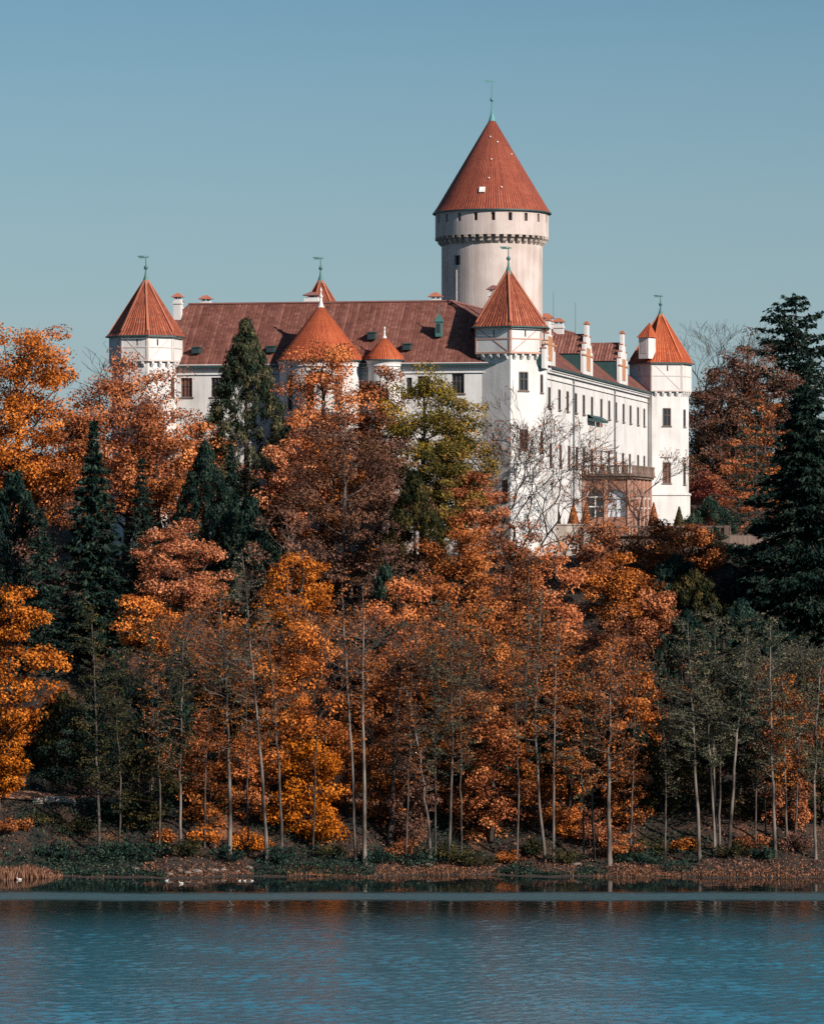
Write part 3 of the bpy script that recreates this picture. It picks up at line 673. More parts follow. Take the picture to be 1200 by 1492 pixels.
M['tile_tower_dull'] = tiles('worn_brown_tiles', (0.11, 0.042, 0.033), (0.20, 0.08, 0.062), (0.31, 0.15, 0.115), (0.10, 0.035, 0.03), 0.34, 0.75)

def build_keep():
    px, Yc = 716.5, 440.0; s = Yc / F; c = Vector((xpx(px, Yc), Yc, 0)); R1, R2, R3 = 73.5 * s, 82.5 * s, 86 * s
    root = thing('round_tower', 'huge pale round keep with a red cone roof, tallest tower of the castle', 'tower', (c.x, c.y, H - 2))
    fmr = lambda R: (lambda u, z, d: Vector((c.x + (R - d) * math.sin(u), c.y - (R - d) * math.cos(u), z)))
    zr, zk, zt, za = H + zc(354, 434), H + zc(341, 434), H + zc(303.5, 434), H + zc(168, 440)
    us = [R_(x) for x in range(-180, 181, 4)]
    u_w = math.asin((665 - px) / 73.5)
    h1 = (u_w - 0.085, u_w + 0.085, H + zc(386, 436), H + zc(372, 436))
    mb = MB(); wall(mb, fmr(R1), us, [H - 2, zk + 0.1], [h1], 0.4); mb.build('shaft', M['plaster_pink'], root, smooth=False)
    window(root, fmr(R1), h1, 0.4, 'glass', sill=False)
    offs = [637.8, 649.5, 667.5, 691, 716.5, 741.5, 764.5, 783, 795.5]
    hs = [(math.asin((x - px) / 83.2) - 0.034, math.asin((x - px) / 83.2) + 0.034, H + zc(321, 434), H + zc(309, 434)) for x in offs]
    st = R_(17.6); a0 = hs[-1][0] + 0.034
    for k in range(1, 11):
        a_ = a0 + st * k
        if a_ < hs[0][0] + 0.034 + 2 * math.pi - 0.15: hs.append((a_ - 0.034 - (2 * math.pi if a_ > math.pi else 0), a_ + 0.034 - (2 * math.pi if a_ > math.pi else 0), hs[0][2], hs[0][3]))
    mb = MB(); wall(mb, fmr(R2), us, [zk, zt], hs, 0.5)
    for k in range(90):
        a_, b_ = 2 * math.pi * k / 90, 2 * math.pi * (k + 1) / 90; f1, f2 = fmr(R1), fmr(R2)
        mb.quad([f1(a_, zk, 0), f1(b_, zk, 0), f2(b_, zk, 0), f2(a_, zk, 0)])
    mb.build('gallery', M['plaster_pink'], root)
    for h in hs: window(root, fmr(R2), h, 0.5, 'void', sill=False, bars=(0, 0), name='loophole', frame='timber')
    nC = 44
    for k in range(nC):                                        # stone corbels under the gallery
        a_ = 2 * math.pi * (k + 0.5) / nC; n = Vector((math.sin(a_), -math.cos(a_), 0)); d = Vector((n.y, -n.x, 0))
        q = c + n * (R1 - 0.05) + UP * (zk + 0.02); o_ = R2 - R1 + 0.08; cb = MB()
        pr = [q, q + n * o_, q + n * o_ - UP * 0.3, q + n * o_ * 0.62 - UP * 0.42, q + n * o_ * 0.55 - UP * 0.72, q + n * 0.1 - UP * 1.0, q - UP * 1.0]
        l_, r_ = [x - d * 0.21 for x in pr], [x + d * 0.21 for x in pr]
        cb.quad(l_); cb.quad(r_[::-1])
        for i2 in range(len(pr)): j2 = (i2 + 1) % len(pr); cb.quad([l_[i2], l_[j2], r_[j2], r_[i2]])
        cb.build('corbel', M['stone'], root)
    rf = MB(); n = 64; ring = lambda r, z: [Vector((c.x + r * math.sin(2 * math.pi * k / n), c.y - r * math.cos(2 * math.pi * k / n), z)) for k in range(n)]
    ap = Vector((c.x, c.y, za)); cone_roof(rf, [ring(R3, zt - 0.08), ring(R3 * 0.93, zt + 0.62)], ap, 132)
    for a_, b_ in zip(ring(R3, zt - 0.08), ring(R3, zt - 0.08)[1:] + ring(R3, zt - 0.08)[:1]): rf.quad([a_, b_, Vector((c.x, c.y, zt - 0.08))])
    ro = rf.build('roof', M['tile_keep'], root)
    g = MB(); g.lathe((c.x, c.y, zt), [(R3 - 0.05, -0.2), (R3 + 0.05, -0.2), (R3 + 0.05, -0.06), (R3, -0.06)], 64); g.build('gutter', M['copper_dark'], ro)
    slope = (za - zt) / R3
    def tile_pt(px_, py_):                                     # a point on the cone under the sight line, by its height and azimuth
        z = H + zc(py_, 436); r = (za - z) / slope; u = math.asin(max(-1, min(1, (px_ - px) * s / r)))
        nn = Vector((math.sin(u), -math.cos(u), 1 / slope)).normalized()
        return c + Vector((math.sin(u), -math.cos(u), 0)) * r + UP * z, nn, Vector((math.cos(u), math.sin(u), 0))
    p, nn, d = tile_pt(701, 278); w_ = MB(); w_.box(p + nn * 0.06, d * 0.33, nn.cross(d) * 0.36, nn * 0.07); w_.build('roof_hatch', M['white_frame'], ro)
    for x_, y_ in ((714, 196), (724, 204), (715, 231), (729, 274), (744, 222), (711, 260)):
        p, nn, d = tile_pt(x_, y_); w_ = MB(); w_.box(p + nn * 0.04, d * 0.06, nn.cross(d) * 0.09, nn * 0.05); w_.build('vent_tile', M['white_frame'], ro)
    finial(root, ap, 4.2, 'copper_light', ball=0.5)
    cd = MB(); u = math.asin((664.5 - px) / 73.5); q = c + Vector((math.sin(u), -math.cos(u), 0)) * (R1 + 0.03)
    cd.lathe((q.x, q.y, 0), [(0.06, H + zc(440, 436)), (0.06, H + zc(393, 436))], 6); cd.build('downpipe', M['timber_pale'], root)
    return root
M['copper_light'] = plain('light_copper', (0.10, 0.26, 0.27), 0.5, 0.2)

def build_castle():
    build_front_wing(); build_side_wing(); build_keep()
    # front corner tower
    poly_tower('front corner tower before the keep with pink framing and steep red pyramid roof', 740.5, 404,
        [(1.5, -50), (44, -24), (56, 4), (50, 40), (0, 60), (-48, 30), (-40.5, -24)],
        [(1.5, -54), (47, -27), (52, 8), (45, 40), (0, 62), (-48.5, 30), (-48.5, -25)],
        [(2, -61), (54.5, -31), (60, 10), (48, 46), (0, 70), (-54, 34), (-53, -29)],
        (-6, zc(515, 400.5), zc(473, 400.5), zc(391, 404)), 72, 'tile_tower',
        [(0, 756.2, 768.5, 542, 569, 'glass', False), (0, 757, 768.5, 626, 655, 'wood', False), (1, 787, 790.5, 546, 572, 'glass', False), (1, 787, 790.5, 629, 659, 'wood', False), (6, 732, 739, 700, 730, 'wood', False)],
        {0: -1, 6: 1}, [(0, 765), (6, 719)])
    a8 = [-83 + 45 * k for k in range(8)]
    oc = lambda r: [(r * math.sin(R_(t)), -r * math.cos(R_(t))) for t in a8]
    poly_tower('left corner tower with eight sides and tapering red roof above the orange trees', 212.5, 409,
        oc(49), oc(53), oc(58), (-6, zc(526, 405), zc(486, 405), zc(404, 409)), 76, 'tile_tower',
        [(3, 247.5, 253.7, 550, 578, 'wood', False), (3, 247.5, 254.5, 599, 614, 'glass', False)], {0: -1, 1: 1, 2: -1}, [(0, 172.5), (1, 199.5), (2, 229.5)], tim='timber_pale')
    hx = lambda r: [(r * math.sin(R_(-81 + 60 * k)), -r * math.cos(R_(-81 + 60 * k))) for k in range(6)]
    rt = poly_tower('right corner tower at the far end with bright orange roof and small white dormer', 962, 486,
        hx(42), hx(46), hx(50), (-2.5, zc(570, 482), zc(526, 482), zc(454, 486)), 72, 'tile_orange',
        [(1, 965.6, 976.5, 595, 620.5, 'glass', False), (1, 965.6, 976.5, 674, 704, 'wood', True), (2, 995.2, 998.3, 597, 622, 'glass', False), (2, 995.2, 998.3, 675, 706, 'glass', True)],
        {1: 1, 0: 1}, [(0, 930), (1, 972)], tim='timber_pale', foot=zc(719, 482), fin=2.2)
    q = P(942.5, 505, 482.6); d = MB(); e = Vector((0.82, -0.57, 0)); f_ = Vector((0.57, 0.82, 0))
    d.box(q + UP * -0.2, e * 0.72, f_ * 0.9, UP * 1.35); do = d.build('dormer', M['plaster'], rt)
    r = MB(); q2 = q + UP * 1.16; ee = [q2 + e * i * 0.92 + f_ * j * 1.1 for i, j in ((-1, -1), (1, -1), (1, 1), (-1, 1))]
    cone_roof(r, [ee], q2 + f_ * 0.6 + UP * 2.0, 24); r.build('dormer_roof', M['tile_orange'], do)
    lv = MB(); lv.box(q - f_ * 0.905 - UP * 0.1, e * 0.42, f_ * 0.012, UP * 0.8); lv.build('louvre', M['timber_pale'], do)
    poly_tower('back corner tower whose red pointed roof peeks over the long ridge', 467, 436, hx(42), hx(46), hx(52),
        (-4, 19.2, 22.3, zc(404, 436)), 70, 'tile_tower', [], {}, [], fin=2.4)
    round_part('chapel_apse', 'round chapel apse under a wide orange cone roof on the front wing', 467.5, 406.0, 4.45, -6, zc(523, 401.4), zc(441, 406), 110, 'tile_orange',
               [(-52, -40, 12.2, 16), (-20, -8, 12.2, 16), (20, 32, 12.2, 16), (-52, -40, 5, 9.5), (-20, -8, 5, 9.5), (20, 32, 5, 9.5)], 'apse')
    round_part('stair_turret', 'small stair turret with little orange cone roof beside the chapel apse', 560, 404.0, 1.75, -6, zc(523, 402), zc(489, 404), 48, 'tile_orange', [(-12, 12, 13, 14.6), (-12, 12, 7, 8.6)], 'turret')

def arch_panel(mb, fm, u0, u1, z0, z1, arcs, depth):
    """flat wall with round-headed openings (uc, half width, sill, springing)"""
    cuts = [u0]
    for uc, hw, zs, zp in arcs: cuts += [uc - hw, uc + hw]
    cuts.append(u1)
    for i in range(0, len(cuts), 2):
        if cuts[i + 1] - cuts[i] > 1e-4: mb.quad([fm(cuts[i], z0, 0), fm(cuts[i + 1], z0, 0), fm(cuts[i + 1], z1, 0), fm(cuts[i], z1, 0)])
    for uc, hw, zs, zp in arcs:
        if zs > z0: mb.quad([fm(uc - hw, z0, 0), fm(uc + hw, z0, 0), fm(uc + hw, zs, 0), fm(uc - hw, zs, 0)])
        K = 12; arc = [(uc - hw * math.cos(math.pi * k / K), zp + hw * math.sin(math.pi * k / K)) for k in range(K + 1)]
        for (a0, b0), (a1, b1) in zip(arc, arc[1:]): mb.quad([fm(a0, b0, 0), fm(a1, b1, 0), fm(a1, z1, 0), fm(a0, z1, 0)]); mb.quad([fm(a0, b0, 0), fm(a1, b1, 0), fm(a1, b1, depth), fm(a0, b0, depth)])
        for u, s in ((uc - hw, 1), (uc + hw, -1)): mb.quad([fm(u, zs, 0), fm(u, zp, 0), fm(u, zp, depth), fm(u, zs, depth)])
        mb.quad([fm(uc - hw, zs, 0), fm(uc + hw, zs, 0), fm(uc + hw, zs, depth), fm(uc - hw, zs, depth)])

TZ = -1.2                                                     # terrace floor
def build_portico():
    b0 = side_u(847.5); a0 = RA + 0.02; wd = 5.6; ln = 17.0; zt = zc(697, 428)
    root = thing('portico', 'pink brick garden portico with arches and balcony against the side wing', 'portico', L(a0 + wd / 2, b0 + ln / 2, TZ))
    ff = lambda u, z, d: L(a0 + u, b0 + d, z); fs = lambda u, z, d: L(a0 + wd - d, b0 + u, z)
    mb = MB(); arcs = [(1.45, 0.98, 0.9, zc(724, 428)), (3.95, 1.05, 0.9, zc(726, 428))]
    arch_panel(mb, ff, 0, wd, TZ, zt, arcs, 0.5)
    sa = [(ln * (k + 0.5) / 5, 1.1, TZ + 1.0, zc(726, 432)) for k in range(5)]
    arch_panel(mb, fs, 0, ln, TZ, zt, sa, 0.14)
    mb.quad([L(a0, b0 + ln, TZ), L(a0 + wd, b0 + ln, TZ), L(a0 + wd, b0 + ln, zt), L(a0, b0 + ln, zt)])
    mb.quad([L(a0, b0, zt), L(a0 + wd, b0, zt), L(a0 + wd, b0 + ln, zt), L(a0, b0 + ln, zt)])
    mb.build('wall', M['brick'], root)
    for i, (uc, hw, zs, zp) in enumerate(arcs + sa):
        fm = ff if i < 2 else (lambda u, z, d: fs(u, z, d * 0.28)); f = MB(); n = -B if i < 2 else A
        for z in (zp, zp - 1.1): f.bar(fm(uc - hw, z, 0.4), fm(uc + hw, z, 0.4), 0.14, n, 0.06)
        f.bar(fm(uc, zs, 0.4), fm(uc, zp - 0.0, 0.4), 0.12, n, 0.05)
        K = 10
        for k in range(K):
            t0, t1 = math.pi * k / K, math.pi * (k + 1) / K
            f.bar(fm(uc - hw * math.cos(t0), zp + hw * math.sin(t0), 0.4), fm(uc - hw * math.cos(t1), zp + hw * math.sin(t1), 0.4), 0.16, n, 0.05)
        fo = f.build('arched_window', M['white_frame'], root); g = MB(); pts = [fm(uc - hw, zs, 0.46), fm(uc + hw, zs, 0.46)] + [fm(uc + hw * math.cos(math.pi * k / 12), zp + hw * math.sin(math.pi * k / 12), 0.46) for k in range(13)]
        g.quad(pts); g.build('pane', M['glass' if i != 1 else 'blind'], fo)
    tr = MB()
    for u in (0.22, 2.7, wd - 0.25): tr.bar(ff(u, TZ, 0), ff(u, zt - 0.05, 0), 0.34, -B, 0.12)
    for k in range(6): u = 0.25 + (ln - 0.5) * k / 5; tr.bar(fs(u, TZ, 0), fs(u, zt - 0.05, 0), 0.36, A, 0.13)
    tr.build('pilaster', M['timber'], root)
    en = MB(); q = L(a0 + wd / 2, b0 + ln / 2, zt)
    for dz, pr, hh in ((0.12, 0.3, 0.14), (0.36, 0.5, 0.1)): en.box(q + UP * dz, A * (wd / 2 + pr), B * (ln / 2 + pr), UP * hh)
    en.build('entablature', M['dark_stone'], root)
    bl = MB(); zb = zt + 0.46; ztop = zb + 0.95
    for p, r in ((ff(-.1, 0, -0.3), ff(wd + 0.3, 0, -0.3)), (fs(0, 0, -0.3), fs(ln + 0.3, 0, -0.3))):
        p = Vector((p.x, p.y, 0)); r = Vector((r.x, r.y, 0)); dn = (r - p).normalized(); nn = Vector((dn.y, -dn.x, 0)); n = int((r - p).length / 0.42)
        bl.bar(p + UP * (H + ztop) - nn * 0.12, r + UP * (H + ztop) - nn * 0.12, 0.16, nn, 0.24); bl.bar(p + UP * (H + zb + 0.06) - nn * 0.12, r + UP * (H + zb + 0.06) - nn * 0.12, 0.1, nn, 0.24)
        for k in range(n + 1):
            c = p.lerp(r, k / n) + UP * (H + zb)
            if k % 6 == 0: bl.box(c + UP * 0.5, dn * 0.2, nn * 0.17, UP * 0.53)
            else: bl.lathe(c, [(0.09, 0.1), (0.13, 0.3), (0.06, 0.6), (0.1, 0.88)], 6)
    bl.build('balustrade', M['dark_stone'], root)

def build_terrace():
    b0, a1 = 7.0, 23.0
    t = MB(); t.box(L((RA + a1) / 2, b0 + 40, TZ - 3), A * (a1 - RA) / 2, B * 40, UP * 3.0)
    tag(t.build('terrace', M['dark_stone']), 'raised garden terrace beside the castle', 'terrace', kind='structure')
    w_ = MB(); a2 = loc_ab(P(858, 765, 408.5))[0]
    w_.box(L((RA - 0.6 + a2) / 2, b0 - 0.28, -1.9), A * (a2 - RA + 0.6) / 2, B * 0.28, UP * 1.9); w_.box(L((RA - 0.6 + a2) / 2, b0 - 0.28, 0.06), A * ((a2 - RA + 0.6) / 2 + 0.1), B * 0.36, UP * 0.07)
    w_.box(L(a2 - 0.3, b0 - 0.6, -2.0), A * 0.3, B * 0.35, UP * 1.9)
    tag(w_.build('retaining_wall', M['stone'], loc=L(RA + 2, b0, -4)), 'pale weathered retaining wall below the clipped cones', 'wall')
    bl = MB(); p, r = L(a2 + 0.1, b0 - 0.2, 0), L(a1, b0 - 0.2, 0); p.z = r.z = 0; dn = (r - p).normalized(); nn = Vector((dn.y, -dn.x, 0)); n = int((r - p).length / 0.36)
    zb = H + TZ
    bl.bar(p + UP * (zb + 1.02) - nn * 0.14, r + UP * (zb + 1.02) - nn * 0.14, 0.18, nn, 0.28); bl.bar(p + UP * (zb + 0.08) - nn * 0.12, r + UP * (zb + 0.08) - nn * 0.12, 0.16, nn, 0.24)
    for k in range(n + 1):
        c = p.lerp(r, k / n) + UP * zb
        if k % 8 == 0: bl.box(c + UP * 0.56, dn * 0.24, nn * 0.2, UP * 0.58)
        else: bl.lathe(c, [(0.08, 0.16), (0.13, 0.36), (0.055, 0.65), (0.09, 0.93)], 6)
    tag(bl.build('balustrade', M['dark_stone'], loc=(p + r) / 2 + UP * zb), 'dark stone balustrade along the front of the garden terrace', 'balustrade')

# ------------------------------------------------------------------ plants
class Buf:
    def __init__(s): s.V = []; s.F = []; s.n = 0; s.A = []
    def add(s, V, Fq, a=None):
        s.V.append(V); s.F.append(Fq + s.n); s.n += len(V)
        if a is not None: s.A.append(a)
    def out(s, name, mat, parent=None, smooth=False, loc=None):
        if not s.V: return None
        return mesh_np(name, np.concatenate(s.V), np.concatenate(s.F), mat, parent, np.concatenate(s.A) if s.A else None, smooth, loc)

def tube(buf, pts, rad, n=5):
    pts = np.asarray(pts, float); rad = np.asarray(rad, float); k = len(pts)
    d = np.gradient(pts, axis=0); d /= np.linalg.norm(d, axis=1)[:, None] + 1e-9
    ref = np.where(np.abs(d[:, 2:3]) > 0.9, np.array([[1., 0, 0]]), np.array([[0, 0, 1.]]))
    x = np.cross(d, ref); x /= np.linalg.norm(x, axis=1)[:, None] + 1e-9; y = np.cross(d, x)
    t = np.arange(n) * 2 * np.pi / n
    V = pts[:, None, :] + rad[:, None, None] * (np.cos(t)[None, :, None] * x[:, None, :] + np.sin(t)[None, :, None] * y[:, None, :])
    I = np.arange(k - 1)[:, None] * n; J = np.arange(n)[None, :]; J2 = (J + 1) % n
    buf.add(V.reshape(-1, 3), np.stack([I + J, I + J2, I + n + J2, I + n + J], -1).reshape(-1, 4))

def quads(buf, c, nrm, tan, ln, wd, v):
    """leaf-shaped quads: centre, normal, long axis, half length, half width"""
    nrm = nrm / (np.linalg.norm(nrm, axis=1)[:, None] + 1e-9)
    b = np.cross(nrm, tan); b /= np.linalg.norm(b, axis=1)[:, None] + 1e-9; t = np.cross(b, nrm)
    ln = ln[:, None]; wd = wd[:, None]
    V = np.stack([c - t * ln, c + b * wd - t * ln * 0.1, c + t * ln, c - b * wd - t * ln * 0.1], 1).reshape(-1, 3)
    buf.add(V, np.arange(len(c) * 4).reshape(-1, 4), v)

def unit(rng, n):
    d = rng.normal(size=(n, 3)); return d / np.linalg.norm(d, axis=1)[:, None]

def leaf_clumps(buf, rng, cen, rad, per, size, flat=0.58, up=0.5, vspread=0.58):
    per = int(per * 1.6); size *= 0.78
    cen = np.asarray(cen, float); K = len(cen); rad = np.broadcast_to(np.asarray(rad, float), (K,))
    d = unit(rng, K * per); r = np.repeat(rad, per) * (0.35 + 0.65 * rng.random(K * per) ** 0.6)
    off = d * r[:, None] * np.array([1, 1, flat])
    pos = np.repeat(cen, per, 0) + off
    nrm = d * 0.7 + np.array([0, 0, up]) + unit(rng, K * per) * 0.75
    tan = unit(rng, K * per) + np.array([0, 0, -0.3]); s = size * (0.65 + 0.7 * rng.random(K * per))
    v = np.clip(np.repeat(rng.random(K), per) * vspread + rng.random(K * per) * (1 - vspread), 0, 1)
    quads(buf, pos, nrm, tan, s * 0.5, s * 0.34, v)

def curve(p, q, bow, n, rng, wob):
    t = np.linspace(0, 1, n)[:, None]; p, q = np.asarray(p, float), np.asarray(q, float)
    c = p * (1 - t) + q * t + np.sin(np.pi * t) * np.asarray(bow)[None, :]
    w_ = rng.normal(size=(n, 3)) * wob; w_[0] = 0; return c + w_ * np.sin(np.pi * t * 0.9)

PROF = {'cone': lambda f: np.clip(2.0 * np.clip(1 - f, 0, 1) ** 0.85, 0.06, 1), 'round': lambda f: np.sqrt(np.clip(1 - (2 * f - 0.95) ** 2 / 1.15, 0.03, 1)), 'egg': lambda f: np.clip(np.sin(np.pi * (0.12 + 0.88 * f) ** 0.8), 0.12, 1),
        'tall': lambda f: np.clip(1.05 - 0.75 * f ** 1.6, 0.15, 1) * np.clip(0.5 + 2.2 * f, 0, 1), 'weep': lambda f: np.clip(1.0 - 0.6 * f ** 1.5, 0.1, 1)}

def broadleaf(rng, h, rx, cb, dens=1.0, size=0.36, prof='round', lean=0.0, sparse=0.0, rt=None, clump=1.0):
    """trunk with limbs reaching the crown's outline, leaf clumps on the branch ends"""
    wood, leaf = Buf(), Buf(); rt = rt or 0.016 * h + 0.06
    top = np.array([lean + rng.normal() * 0.03 * h, rng.normal() * 0.02 * h, h * 0.93])
    tr = curve((0, 0, -0.6), top, (rng.normal() * 0.02 * h, rng.normal() * 0.02 * h, 0), 12, rng, 0.012 * h)
    tube(wood, tr, np.linspace(rt * 1.15, rt * 0.12, 12), 7)
    hc = h * (1 - cb); z0 = h * cb; pf = PROF[prof]
    area = rx * hc; nl = int(np.clip(9 + area * 0.13, 9, 30)); tips = []; inner = []
    for i in range(nl):
        f = (i + 0.5 + rng.random() * 0.5) / nl; f = min(1, f)
        az = i * 2.39996 + rng.random() * 0.7
        zt = z0 + hc * (0.04 + 0.9 * f); r = rx * pf(f) * (0.72 + 0.33 * rng.random())
        s_ = np.clip((zt - hc * (0.18 + 0.12 * rng.random())) / (h * 0.93), cb * 0.75, 0.95); k = s_ * 11; k0 = int(min(10, k)); st = tr[k0] * (1 - (k - k0)) + tr[k0 + 1] * (k - k0)
        cx = np.array([tr[k0][0], tr[k0][1]])
        en = np.array([cx[0] + r * math.cos(az), cx[1] + r * math.sin(az), zt + rng.normal() * 0.03 * hc])
        lb = curve(st, en, (0, 0, -0.06 * r), 6, rng, 0.02 * rx); r0 = rt * (0.42 - 0.25 * f)
        tube(wood, lb, np.linspace(r0, 0.035, 6), 4); tips.append(en)
        for j in range(int(3 + 2 * rng.random() + r * 0.35)):
            g = 0.3 + 0.65 * rng.random(); b0 = lb[int(g * 5)]
            dd = unit(rng, 1)[0] * np.array([1, 1, 0.65]) + (en - st) / (np.linalg.norm(en - st) + 1e-6) * 0.5 + np.array([0, 0, 0.15])
            e2 = b0 + dd * rx * (0.2 + 0.2 * rng.random())
            zf = (e2[2] - z0) / max(hc, .1); rr = math.hypot(e2[0] - cx[0], e2[1] - cx[1]); lim = rx * pf(min(1, max(0, zf))) * 1.05
            if rr > lim: e2[:2] = cx + (e2[:2] - cx) * lim / rr
            e2[2] = min(max(e2[2], z0 - 0.02 * hc), h)
            tube(wood, curve(b0, e2, (0, 0, 0.03 * rx), 4, rng, 0.02 * rx), np.linspace(max(0.03, r0 * 0.35), 0.018, 4), 3); tips.append(e2)
            if rng.random() < 0.45: inner.append((b0 + e2) / 2 + rng.normal(size=3) * 0.3)
    tips.append(top + np.array([0, 0, h * 0.04])); cen = np.array(tips + inner)
    sparse = min(0.5, sparse + 0.12); cen = cen[rng.random(len(cen)) > sparse]
    cr = clump * np.clip(0.80 + 0.075 * rx, 0.65, 1.4) * (0.75 + 0.5 * rng.random(len(cen)))
    per = int(np.clip(dens * 54 * (0.36 / size) ** 1.5 * clump ** 2, 4, 240))
    leaf_clumps(leaf, rng, cen, cr, per, size)
    return wood, leaf

def spruce(rng, h, rx, cb=0.06, dens=1.0, droop=0.25, pitch=0.0, whorl=None, tuft=0.62, sparse=0.0, power=0.85, rt=None):
    dens *= 1.7; tuft *= 0.74
    wood, leaf = Buf(), Buf(); rt = rt or 0.012 * h + 0.06
    tr = curve((0, 0, -0.5), (rng.normal() * 0.01 * h, 0, h), (0, 0, 0), 10, rng, 0.003 * h); tube(wood, tr, np.linspace(rt, 0.03, 10), 6)
    nw = whorl or int(h * 2.1); C, T, S = [], [], []
    for i in range(nw):
        f = (i + rng.random() * 0.6) / nw; z = h * (cb + (1 - cb) * f); ln = rx * max(0.05, (1 - f)) ** power * (0.8 + 0.35 * rng.random())
        nb = 5 + int(3 * rng.random())
        for j in range(nb):
            if rng.random() < sparse: continue
            az = 2 * math.pi * (j + rng.random() * 0.7) / nb + i; l_ = ln * (0.75 + 0.4 * rng.random())
            d = np.array([math.cos(az), math.sin(az), 0]); p0 = np.array([0, 0, z]); e = p0 + d * l_ + np.array([0, 0, l_ * (pitch - droop + 0.1 * rng.normal())])
            bow = np.array([0, 0, -0.08 * l_ if pitch >= 0 else 0.05 * l_]); c = curve(p0, e, bow, 5, rng, 0.02 * l_)
            if l_ > 0.6: tube(wood, c, np.linspace(max(0.03, 0.02 * l_ + .01), 0.015, 5), 3)
            m = max(2, int(dens * l_ * 5.5)); t = rng.random(m) ** 0.7; idx = t * 4; k0 = np.minimum(idx.astype(int), 3); fr = (idx - k0)[:, None]
            q = c[k0] * (1 - fr) + c[k0 + 1] * fr; side = np.array([-d[1], d[0], 0]) * (rng.random((m, 1)) * 2 - 1) * (0.32 * l_ * (1 - 0.55 * t[:, None]))
            C.append(q + side + rng.normal(size=(m, 3)) * 0.07 - np.array([0, 0, 1]) * np.abs(side).sum(1)[:, None] * 0.25); T.append(d * 0.7 + side / (np.abs(side).max() + .1) * 0.6 + np.array([0, 0, -0.35 - 0.3 * droop]) + rng.normal(size=(m, 3)) * 0.25); S.append(np.full(m, tuft))
    m = 14; zz = rng.random(m) * 0.06 * h; C.append(np.stack([rng.normal(size=m) * 0.1, rng.normal(size=m) * 0.1, h - zz], 1)); T.append(np.tile([0, 0, 1.0], (m, 1)) + rng.normal(size=(m, 3)) * 0.4); S.append(np.full(m, tuft))
    C, T, S = np.concatenate(C), np.concatenate(T), np.concatenate(S); n = len(C); S = S * (0.6 + 0.7 * rng.random(n))
    for rep in range(2):
        quads(leaf, C + rng.normal(size=(n, 3)) * 0.06, np.tile([0, 0, 0.8], (n, 1)) + unit(rng, n) * 0.8, T + rng.normal(size=(n, 3)) * 0.3, S * 0.55, S * 0.2, np.clip(rng.random(n) * 0.6 + 0.4 * np.repeat(rng.random(n // 20 + 1), 20)[:n], 0, 1))
    return wood, leaf

def column(rng, h, rx, dens=1.0, size=0.5, prof='tall', upright=1.0):
    size *= 0.62
    """dense evergreen: many upright sprays in lumps over the outline"""
    wood, leaf = Buf(), Buf(); tube(wood, curve((0, 0, -0.5), (0, 0, h * 0.95), (0.1, 0, 0), 8, rng, 0.02), np.linspace(0.02 * h + 0.05, 0.03, 8), 6)
    pf = PROF[prof]; nc = int(26 + rx * h * 3.6 * dens)
    f = rng.random(nc) ** 0.9; az = rng.random(nc) * 6.283; r = rx * pf(f) * (0.45 + 0.6 * rng.random(nc) ** 0.5)
    cen = np.stack([r * np.cos(az), r * np.sin(az), h * (0.02 + 0.97 * f)], 1)
    per = 80; K = nc; d = unit(rng, K * per); pos = np.repeat(cen, per, 0) + d * np.array([0.55, 0.55, 0.75]) * (0.5 + 0.6 * rng.random(K * per))[:, None] * min(1.0, 0.35 + rx * 0.25)
    tan = np.array([0, 0, upright]) + d * 0.5 + unit(rng, K * per) * 0.35; nrm = d + unit(rng, K * per) * 0.5; s = size * (0.6 + 0.7 * rng.random(K * per))
    quads(leaf, pos, nrm, tan, s * 0.6, s * 0.24, np.clip(np.repeat(rng.random(K), per) * 0.6 + rng.random(K * per) * 0.4, 0, 1))
    return wood, leaf

def bare(rng, h, spread, depth=5, leaves=0, size=0.3, stems=1, rt=None, start=0.25, upb=0.35, lean=0.0):
    wood, leaf = Buf(), Buf(); tips = []; rt = rt or 0.018 * h + 0.05
    def grow(p, d, ln, r, k):
        d = d / np.linalg.norm(d); e = p + d * ln; c = curve(p, e, rng.normal(size=3) * 0.05 * ln, 4, rng, 0.03 * ln)
        tube(wood, c, np.linspace(r, max(0.02, r * 0.62), 4), 5 if k > 2 else 3)
        if k == 0: tips.append(e); tips.append((p + e) / 2); return
        nb = 3 if rng.random() < 0.6 else 2
        for i in range(nb):
            q = c[3] if i < 2 else c[2]
            v = unit(rng, 1)[0]; v -= v.dot(d) * d; v /= np.linalg.norm(v) + 1e-6
            nd = d + v * spread * (0.45 + 0.55 * rng.random()) + np.array([0, 0, upb * 0.4])
            grow(q, nd, ln * (0.66 + 0.22 * rng.random()), max(0.024, r * 0.6), k - 1)
    tot = sum(0.77 ** k for k in range(depth + 1))
    for s in range(stems):
        az = 6.283 * s / stems + 0.4; d = np.array([math.cos(az) * 0.35 * (stems > 1) + lean, math.sin(az) * 0.2 * (stems > 1), 1.0])
        l0 = h / tot * (1.25 if stems == 1 else 1.1); grow(np.array([0, 0, -0.5]), d, l0 + h * start * 0.3, rt / (stems ** 0.4), depth)
    V = np.concatenate(wood.V); zmax = V[:, 2].max(); k = h / zmax
    for i in range(len(wood.V)): wood.V[i] = wood.V[i] * np.array([1, 1, k])
    if leaves:
        t = np.array(tips) * np.array([1, 1, k]); t = t[rng.random(len(t)) < min(1, leaves)]
        if len(t): leaf_clumps(leaf, rng, t, 0.3, max(1, int(3 * max(1, leaves))), size, vspread=0.3)
    return wood, leaf

